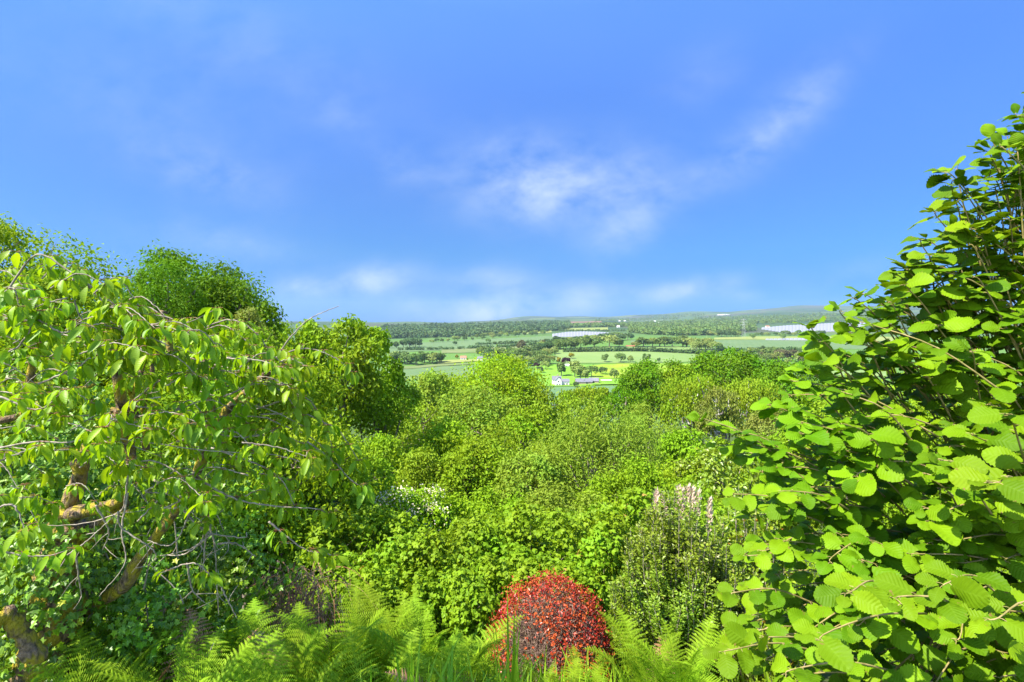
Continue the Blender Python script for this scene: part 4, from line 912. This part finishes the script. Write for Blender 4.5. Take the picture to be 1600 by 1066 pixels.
    # bare dead twigs under the crown
    dt = [([(320, 800), (335, 850), (338, 900), (342, 962)], 3.1), ([(338, 900), (352, 930), (370, 966)], 3.1), ([(292, 880), (300, 920), (320, 942)], 3.1), ([(322, 830), (318, 880), (308, 935)], 3.0), ([(185, 800), (190, 825), (240, 860), (243, 877)], 2.8), ([(118, 865), (123, 900), (128, 935)], 3.0),
          ([(200, 740), (196, 775), (186, 800), (130, 818), (60, 822)], 2.9), ([(280, 790), (320, 830), (380, 840), (385, 832)], 3.0), ([(300, 795), (270, 850), (230, 845)], 3.0), ([(330, 835), (290, 865), (250, 868)], 3.0), ([(85, 880), (130, 850), (180, 805)], 2.8), ([(240, 750), (290, 780), (330, 790), (350, 830)], 3.2),
          ([(310, 760), (320, 790), (330, 835)], 3.1), ([(330, 800), (310, 850), (262, 868)], 3.1), ([(150, 790), (170, 830), (160, 860)], 2.9), ([(340, 850), (370, 850), (400, 870)], 3.1)]
    for pts, d in dt:
        q = twig(pts, d, d + .1, .006, .002, leafy=False)
        for k in range(3):
            i = r.integers(6, len(q) - 2); v = nrm(r.normal(size=3) + [0, 0, -.6]) * r.uniform(.06, .18); tw.tube(smooth_pl([q[i], q[i] + v * .5 + r.normal(size=3) * .01, q[i] + v], 5), [.0025, .0022, .002, .0018, .0015][:len(smooth_pl([q[i], q[i] + v * .5, q[i] + v], 5))], 4)
    for k in range(3):
        A = acc[k]
        lf.leaves(T_CH[k], np.array([q[0] for q in A]), np.array([q[1] for q in A]), np.array([q[2] for q in A]), np.array([q[3] for q in A]), np.array([q[4] for q in A]))
    lf.obj('foliage', M_cherry, th, smooth=True, base=base); tw.obj('twigs', M_twig, th, smooth=True, base=base); pet.obj('leaf_stalks', M_petiole, th, base=base)
    return limbs
LIMBS = cherry()
def ivy():
    r = rng_(31); mb = MB(); base = P(100, 1000, 3.9); base[2] = float(hz(base[0], base[1]))
    th = thing('ivy', 'glossy dark ivy smothering the trunk and stump of the cherry', 'ivy', base)
    # over the trunk, and a skirt of ivy mounds round its foot
    tq = LIMBS[0]
    N = 1900; i = r.integers(0, len(tq), N); an = r.uniform(0, 6.28, N); o = np.stack([np.cos(an), np.sin(an), np.zeros(N)], -1)
    pos = tq[i] + o * r.uniform(.2, .32, (N, 1)) + r.normal(size=(N, 3)) * .04
    mb.leaves(T_IVY, pos, nrm(o * .4 + r.normal(size=(N, 3)) * .5 + [0, 0, -.7]), nrm(o + UP * .35 + r.normal(size=(N, 3)) * .35), r.uniform(.035, .065, N), r.random(N))
    for (px, py, d, rx, rz, n) in [(30, 760, 4.6, .7, .6, 1500), (95, 870, 4.4, .45, .7, 1100), (190, 940, 4.5, .6, .55, 1600), (255, 960, 4.4, .45, .4, 1300), (130, 720, 4.9, .6, .5, 1300), (250, 800, 5.2, .7, .5, 1500), (60, 930, 4.1, .4, .5, 700), (20, 860, 4.4, .5, .5, 900), (300, 1000, 4.6, .5, .35, 900), (170, 850, 5.0, .7, .6, 1400), (360, 900, 5.4, .6, .5, 1200), (330, 780, 5.6, .7, .6, 1200), (60, 650, 5.2, .8, .6, 1300)]:
        c = P(px, py, d); v = nrm(r.normal(size=(n, 3)) + [0, -.5, .3]); bump = 1 + .25 * np.sin(v[:, 0:1] * 7 + px) * np.cos(v[:, 2:3] * 6)
        pos = c + v * np.array([rx, .5, rz]) * bump * r.uniform(.82, 1.05, (n, 1))
        mb.leaves(T_IVY, pos, nrm(r.normal(size=(n, 3)) * .5 + [0, -.2, -.8]), nrm(v * .8 + UP * .4 + r.normal(size=(n, 3)) * .4), r.uniform(.03, .065, n), r.random(n))
    mb.obj('leaves', M_ivy, th, base=base)
    st = MB()
    for k in range(26):
        a = P(r.uniform(0, 300), r.uniform(860, 1060), r.uniform(4.0, 4.6)); b = a + np.array([r.normal() * .12, -.05, r.uniform(.2, .6)])
        q = smooth_pl([a, (a + b) / 2 + r.normal(size=3) * .05, b], 8); st.tube(q, np.linspace(.007, .003, len(q)), 5)
    st.obj('stems', M_twig, th, base=base, smooth=True)
ivy()

# ------------------------------------------------------------------ ferns, strap leaves, red bush, evergreen, plumes, dead bracken
def frond_mesh(seed, L=1.05, npin=23):
    r = rng_(seed); mb = MB()
    s = np.linspace(0, 1, npin + 8); lean = r.uniform(.25, .6)
    pts = np.stack([np.zeros_like(s), lean * L * (s ** 1.6) * .75, L * (s - .32 * s ** 2.6)], -1); pts[:, 0] += .05 * np.sin(s * 3 + seed) * s
    mb.tube(pts, np.linspace(.006, .0015, len(s)), 5, tint=.8)
    tg = nrm(np.gradient(pts, axis=0)); Vs = []
    for i in range(6, len(s)):
        f = (i - 6) / (len(s) - 7); ln = .165 * L * (np.sin(pi * min(1, f * .82 + .19)) ** .9) * (1 - .25 * f) + .008
        for sg in (-1, 1):
            side = nrm(np.cross(tg[i], [0, 1, 0.01])) * -sg
            side = np.array([sg, 0, 0]) * .93 + tg[i] * .30; side = nrm(side + r.normal(size=3) * .05)
            facen = nrm(np.cross(np.array([1.0, 0, 0]), tg[i])); facen = -facen if facen[2] < 0 else facen
            nt = 11
            for j in range(nt):
                g = (j + .3) / nt; w = .021 * L * (1 - g) ** .8 * (.5 + .5 * min(1, ln / (.15 * L))) + .0015
                p = pts[i] + side * ln * g + np.array([0, 0, -1]) * (.22 * ln * g * g)
                wd = ln / nt * .62
                a = tg[i] * .9 + side * .3
                Vs.append((p - a * w * .9 - side * wd * .4, p - side * wd * .6, p + a * w * 1.0 - side * 0, p + side * wd * .9, facen))
    V = np.array([q[:4] for q in Vs]).reshape(-1, 3); n = len(Vs)
    V[:, 2] += np.tile([0, .004, 0, .004], n)
    Q = np.arange(n * 4).reshape(-1, 4)[:, [0, 1, 2, 3]]
    mb.add(V, Q, np.repeat(np.clip(r.normal((.35, .8, .55, .2, .65, .45, .6, .5)[seed], .2, n), 0, 1), 4))
    return mb.mesh('frond', M_fern if seed < 7 else M_dead)
FRONDS = [frond_mesh(i) for i in range(8)]
rf = rng_(55)
def fern(px, d, tip, nf, label):
    x = (px - CX) / F * d; z = float(hz(x, d)); h = min(1.4, max(.42, ((CY - tip) / F * d - z) / .90))
    th = thing('fern', label, 'fern', (x, d, z), 'ferns along the front of the garden')
    for i in range(nf):
        o = bpy.data.objects.new('frond', FRONDS[7 if rf.random() < .05 else rf.integers(7)]); COL.objects.link(o); o.parent = th
        s = h / .78 * rf.uniform(.75, 1.05); o.scale = (s * rf.uniform(.85, 1.1), s, s)
        o.rotation_euler = (rf.uniform(-.25, .15), rf.uniform(-.12, .12), i * 6.283 / nf + rf.uniform(-.35, .35)); o.location = (rf.normal() * .04, rf.normal() * .04, -.02)
FL = [(85, 3.9, 1015, 9, 'fern arching over the foot of the ivy clad trunk'), (15, 3.6, 1030, 8, 'fern in the lower western corner'), (150, 3.9, 995, 9, 'fern with one pointed frond just east of the trunk'), (215, 4.0, 992, 10, 'tall fern against the ivy mound'), (285, 3.8, 1010, 9, 'fern before the ivy mound'),
      (345, 4.4, 965, 9, 'dim fern under the hanging dead twigs'), (410, 4.3, 975, 9, 'fern just below the dead bracken'), (470, 3.9, 995, 9, 'fern among grass blades'), (530, 4.4, 955, 9, 'tallest fern below the shaded bramble'), (595, 4.5, 950, 9, 'tall fern next to the tallest fern'),
      (655, 4.4, 955, 9, 'fern above the arching strap leaves'), (706, 4.3, 985, 9, 'fern leaning towards the red bush'), (765, 4.1, 1036, 9, 'small fern behind the single upright blade'), (830, 4.2, 1046, 9, 'low fern under the red bush edge'), (885, 4.2, 1048, 9, 'fern in front of the red bush'),
      (935, 4.2, 1048, 9, 'fern beside the skirt of the red bush'), (1015, 4.3, 992, 10, 'fern at the foot of the evergreen shrub'), (1070, 4.2, 995, 9, 'last fern before the hazel'), (590, 3.8, 1015, 9, 'fern at the bottom between grass tufts'), (335, 3.6, 1035, 9, 'short fern with curled over fronds'),
      (250, 3.55, 1040, 8, 'short fern at the bottom under the tall fern'), (120, 3.5, 1045, 8, 'low fern below the pointed frond'), (430, 3.6, 1035, 8, 'low fern at the bottom under the grass blades'), (690, 3.7, 1025, 8, 'fern half under the arching strap leaves')]
for a in FL: fern(*a)
def straps(px, d, n, h, label, seed, up=.3):
    r = rng_(seed); x = (px - CX) / F * d; z = float(hz(x, d)); mb = MB()
    for i in range(n):
        an = r.uniform(0, 6.28); L = h * r.uniform(.7, 1.15); w = r.uniform(.010, .019); k = r.uniform(.15, .75) if r.random() > up else r.uniform(0, .1)
        s = np.linspace(0, 1, 12); o = np.array([cos(an), sin(an), 0]); b = o * r.uniform(0, .08)
        c = b + o * (k * L * s[:, None] ** 2) + np.outer(L * (s - k * .55 * s ** 3), UP)
        sd = np.array([-sin(an), cos(an), 0]); ww = w * (1 - s ** 2.5)[:, None] + .001
        V = np.stack([c - sd * ww, c + o * ww * -.3, c + sd * ww], 1).reshape(-1, 3)
        i_ = np.arange(11)[:, None] * 3; j = np.arange(2)[None]
        mb.add(V, np.stack([i_ + j, i_ + j + 1, i_ + 3 + j + 1, i_ + 3 + j], -1).reshape(-1, 4), r.random())
    o = mb.obj('strap_leaf_plant', M_strap, smooth=True); o.location = (x, d, z)
    tag(o, label, 'plant', 'strap leaved plants along the front of the garden')
for i, a in enumerate([(640, 3.3, 40, 1.15, 'arching strap leaves at the bottom below the tall ferns'), (700, 3.25, 36, 1.12, 'strap leaves beside the small fern'), (795, 3.6, 9, 1.35, 'single tall upright blade before the red bush', .9), (760, 3.25, 30, 1.02, 'low strap leaves around the upright blade'), (820, 3.25, 32, 1.05, 'glossy strap leaves under the red bush'), (575, 3.2, 24, 1.0, 'thin strap leaves among the grass')]):
    straps(a[0], a[1], a[2], a[3], a[4], 400 + i, a[5] if len(a) > 5 else .25)
def grass():
    r = rng_(61); N = 9000; d = r.uniform(2.6, 4.7, N); x = r.uniform(-1.05, .55, N) * d; z = hz(x, d); mb = MB()
    T = (np.array([(-.03, 0, 0), (.03, 0, 0), (.02, .55, .06), (-.02, .55, .06), (.0, 1, -.12), (.0, 1, -.12)], float), np.array([[0, 1, 2, 3], [3, 2, 4, 5]]), np.zeros((6, 2)))
    mb.leaves(T, np.stack([x, d, z], -1), nrm(r.normal(size=(N, 3)) * .35 + UP), r.normal(size=(N, 3)), r.uniform(.22, .62, N), r.random(N))
    tag(mb.obj('grass', M_strap), None, None, kind='stuff')
grass()
def red_bush():
    r = rng_(71); d = 5.8; base = np.array([(860 - CX) / F * d, d, float(hz(.43, d))]); th = thing('red_bush', 'low dome shaped bush of small red leaves with bare twiggy patch', 'bush', base)
    R_ = np.array([.72, .62, .98]); n = 10500
    v = nrm(r.normal(size=(n, 3))); v[:, 2] = np.abs(v[:, 2]) * 1.0 - .12; v = nrm(v)
    bump = 1 + .04 * np.sin(v[:, 0:1] * 9 + 1) * np.cos(v[:, 2:3] * 8) + .025 * np.sin(v[:, 0:1] * 21 + v[:, 1:2] * 17) + .04 * (r.random((n, 1)) < .12)
    pos = v * R_ * bump * r.uniform(.84, 1.03, (n, 1)) + np.array([0, 0, .14])
    # the thin patch on the side towards the garden
    a = (v[:, 0] + .36) / .34; b = (v[:, 2] - .42) / .34; patch = (a * a + b * b < 1) & (v[:, 1] < .1); low = (v[:, 0] < -.1) & (v[:, 2] < .15) & (v[:, 1] < .2)
    keep = ~((patch & (r.random(n) < .90)) | (low & (r.random(n) < .93)) | ((v[:, 2] < .1) & (r.random(n) < .6)))
    pos, v = pos[keep], v[keep]; m = len(pos)
    mb = MB(); mb.leaves(T_R, pos, nrm(r.normal(size=(m, 3)) + v * .3 + [0, 0, -.3]), nrm(v + UP * .2 + r.normal(size=(m, 3)) * .5), r.uniform(.022, .042, m), r.random(m)); mb.obj('foliage', M_red, th)
    tw = MB()
    for i in range(1000):
        q = nrm(r.normal(size=3) + [0, -.3, .4]); q[2] = abs(q[2]); e = q * R_ * r.uniform(.8, .97) + [0, 0, .14]; s = e * .35 + r.normal(size=3) * .06; s[2] = max(s[2], .02)
        c = smooth_pl([np.array([r.normal() * .06, r.normal() * .06, 0]), s, (s + e) / 2 + r.normal(size=3) * .04, e], 9); tw.tube(c, np.linspace(.005, .0016, len(c)), 4)
        for k in range(4):
            f = e * r.uniform(.75, .97); g = f + nrm(r.normal(size=3)) * r.uniform(.05, .13); tw.tube([f, g], [.002, .0012], 3)
    tw.obj('twigs', solid('red bush twig', (.17, .10, .07), (.36, .25, .19), 20, .8, .2), th)
red_bush()
def shoot_shrub(name, label, px, d, w, top, mat, n_shoot, per, leaf, seed, spread=.5, tpl=T_R, cat='shrub', depth=.8):
    r = rng_(seed); x = (px - CX) / F * d; base = np.array([x, d, float(hz(x, d))]); th = thing(name, label, cat, base); H = (CY - top) / F * d - base[2]; rx = w / 2 / F * d
    mb, st = MB(), MB(); PO, AX, NO, TI = [], [], [], []
    for i in range(n_shoot):
        an = r.uniform(0, 6.28); q = math.sqrt(r.random()); o = np.array([cos(an) * rx, sin(an) * rx * depth, 0]) * q
        hh = H * (1 - .45 * q ** 2) * r.uniform(.62, 1.10)
        c = smooth_pl([o * .15, o * .55 + UP * hh * .35, o * .9 + UP * hh * .75 + r.normal(size=3) * .03, o * r.uniform(.95, 1.1) + UP * hh], 14); st.tube(c, np.linspace(.008, .0018, len(c)), 4)
        f = r.uniform(.18, 1, per) ** .8; p = np.stack([np.interp(f, np.linspace(0, 1, len(c)), c[:, k]) for k in range(3)], -1)
        v = nrm(r.normal(size=(per, 3)) * [1, 1, .4]); sp = (.035 + .10 * (1 - f))[:, None]
        PO.append(p + v * sp * r.random((per, 1))); AX.append(v + UP * .6); NO.append(nrm(v * .4 + UP * .7 + r.normal(size=(per, 3)) * .5)); TI.append(np.clip(r.random(per) * .65 + .35 * (f > .9) * r.random(per) + .1 * r.random(), 0, 1))
    PO = np.concatenate(PO); mb.leaves(tpl, PO, np.concatenate(AX), np.concatenate(NO), leaf * r.uniform(.7, 1.3, len(PO)), np.concatenate(TI)); mb.obj('foliage', mat, th); st.obj('stems', M_twig, th)
shoot_shrub('evergreen_shrub', 'upright evergreen shrub with tiny glossy leaves beside the red bush', 1065, 5.1, 225, 790, M_box, 360, 200, .034, 81)
shoot_shrub('orange_tipped_shrub', 'yellow green shrub with orange young tips before the hazel', 1172, 5.5, 130, 775, M_tip, 120, 75, .055, 82)
shoot_shrub('orange_tipped_shrub', 'low bright shrub at the foot of the hazel leaves', 1200, 4.6, 120, 925, M_tip, 80, 60, .042, 83)
def plumes():
    d = 6.6; r = rng_(91); x = (1070 - CX) / F * d; base = np.array([x, d, float(hz(x, d))]); th = thing('pampas_grass', 'pampas grass with dry pinkish plumes behind the evergreen shrub', 'grass plant', base)
    mb = MB()
    for i in range(150):
        an = r.uniform(0, 6.28); L = r.uniform(.9, 1.5); s = np.linspace(0, 1, 9); o = np.array([cos(an), sin(an), 0]); c = o * (.5 * L * s[:, None] ** 2) + np.outer(L * (s - .4 * s ** 3), UP); sd = np.array([-sin(an), cos(an), 0]) * .006
        V = np.stack([c - sd, c + sd], 1).reshape(-1, 3); k = np.arange(8)[:, None] * 2; mb.add(V, np.concatenate([k, k + 1, k + 3, k + 2], 1), r.random())
    mb.obj('leaf_blades', M_strap, th)
    for (px, top, bot) in [(1026, 770, 800), (1034, 775, 812), (1060, 764, 800), (1065, 768, 805), (1075, 763, 815), (1082, 766, 798), (1091, 771, 800), (1109, 783, 820), (1041, 786, 815), (1032, 802, 818)]:
        t_ = P(px, top, d) - base; b_ = P(px - 2, bot + 14, d) - base; p = MB(); p.tube([b_ * np.array([.8, .8, .3]), b_, t_ * .5 + b_ * .5], [.006, .005, .003], 5, mat=1)
        n = 260; f = r.random(n); c = b_ + (t_ - b_) * f[:, None]; an = r.uniform(0, 6.28, n); rr = .034 * np.sin(pi * np.clip(f, .02, .98) ** .8) ** .7; o = np.stack([np.cos(an), np.sin(an), np.zeros(n)], -1)
        p.leaves(T_FIB, c + o * (rr * r.random(n) * .5)[:, None], o * r.uniform(.2, .8, (n, 1)) + UP, nrm(np.cross(o, UP)) + [0, -.6, 0], r.uniform(.05, .10, n), r.random(n)); p.obj('plume', [M_plume, M_twig], th)
plumes()
def bracken():
    r = rng_(95); d = 5.9; x = (475 - CX) / F * d; base = np.array([x, d, float(hz(x, d))]); mb = MB()
    for i in range(300):
        a = np.array([r.normal() * .22, r.normal() * .13, r.uniform(.5, 1.3)]); v = np.array([r.normal() * .25, -.25 + r.normal() * .15, -r.uniform(.1, .6)])
        q = smooth_pl([a, a + v * .5 + UP * .08, a + v], 8); mb.tube(q, np.linspace(.005, .002, len(q)), 4, tint=r.random())
    o = mb.obj('dead_bracken', M_dead); o.location = tuple(base); tag(o, 'heap of dead brown bracken stalks under the bramble', 'bracken')
bracken()

# ------------------------------------------------------------------ haze over the valley
def haze(density):
    mb = MB(); mb.box((0, 6400, -100), (140000, 14400, 1300)); m = bpy.data.materials.new('haze'); m.use_nodes = True; t = NT(m.node_tree)
    v = t.n('ShaderNodeVolumePrincipled'); v.inputs['Color'].default_value = (.60, .74, 1.0, 1); v.inputs['Density'].default_value = density; v.inputs['Anisotropy'].default_value = .2
    o = t.n('ShaderNodeOutputMaterial'); t.l(v.outputs[0], o.inputs['Volume'])
    ob = mb.obj('haze', m); tag(ob, None, None, kind='stuff')
HAZE = 3.9e-5
if HAZE: haze(HAZE)
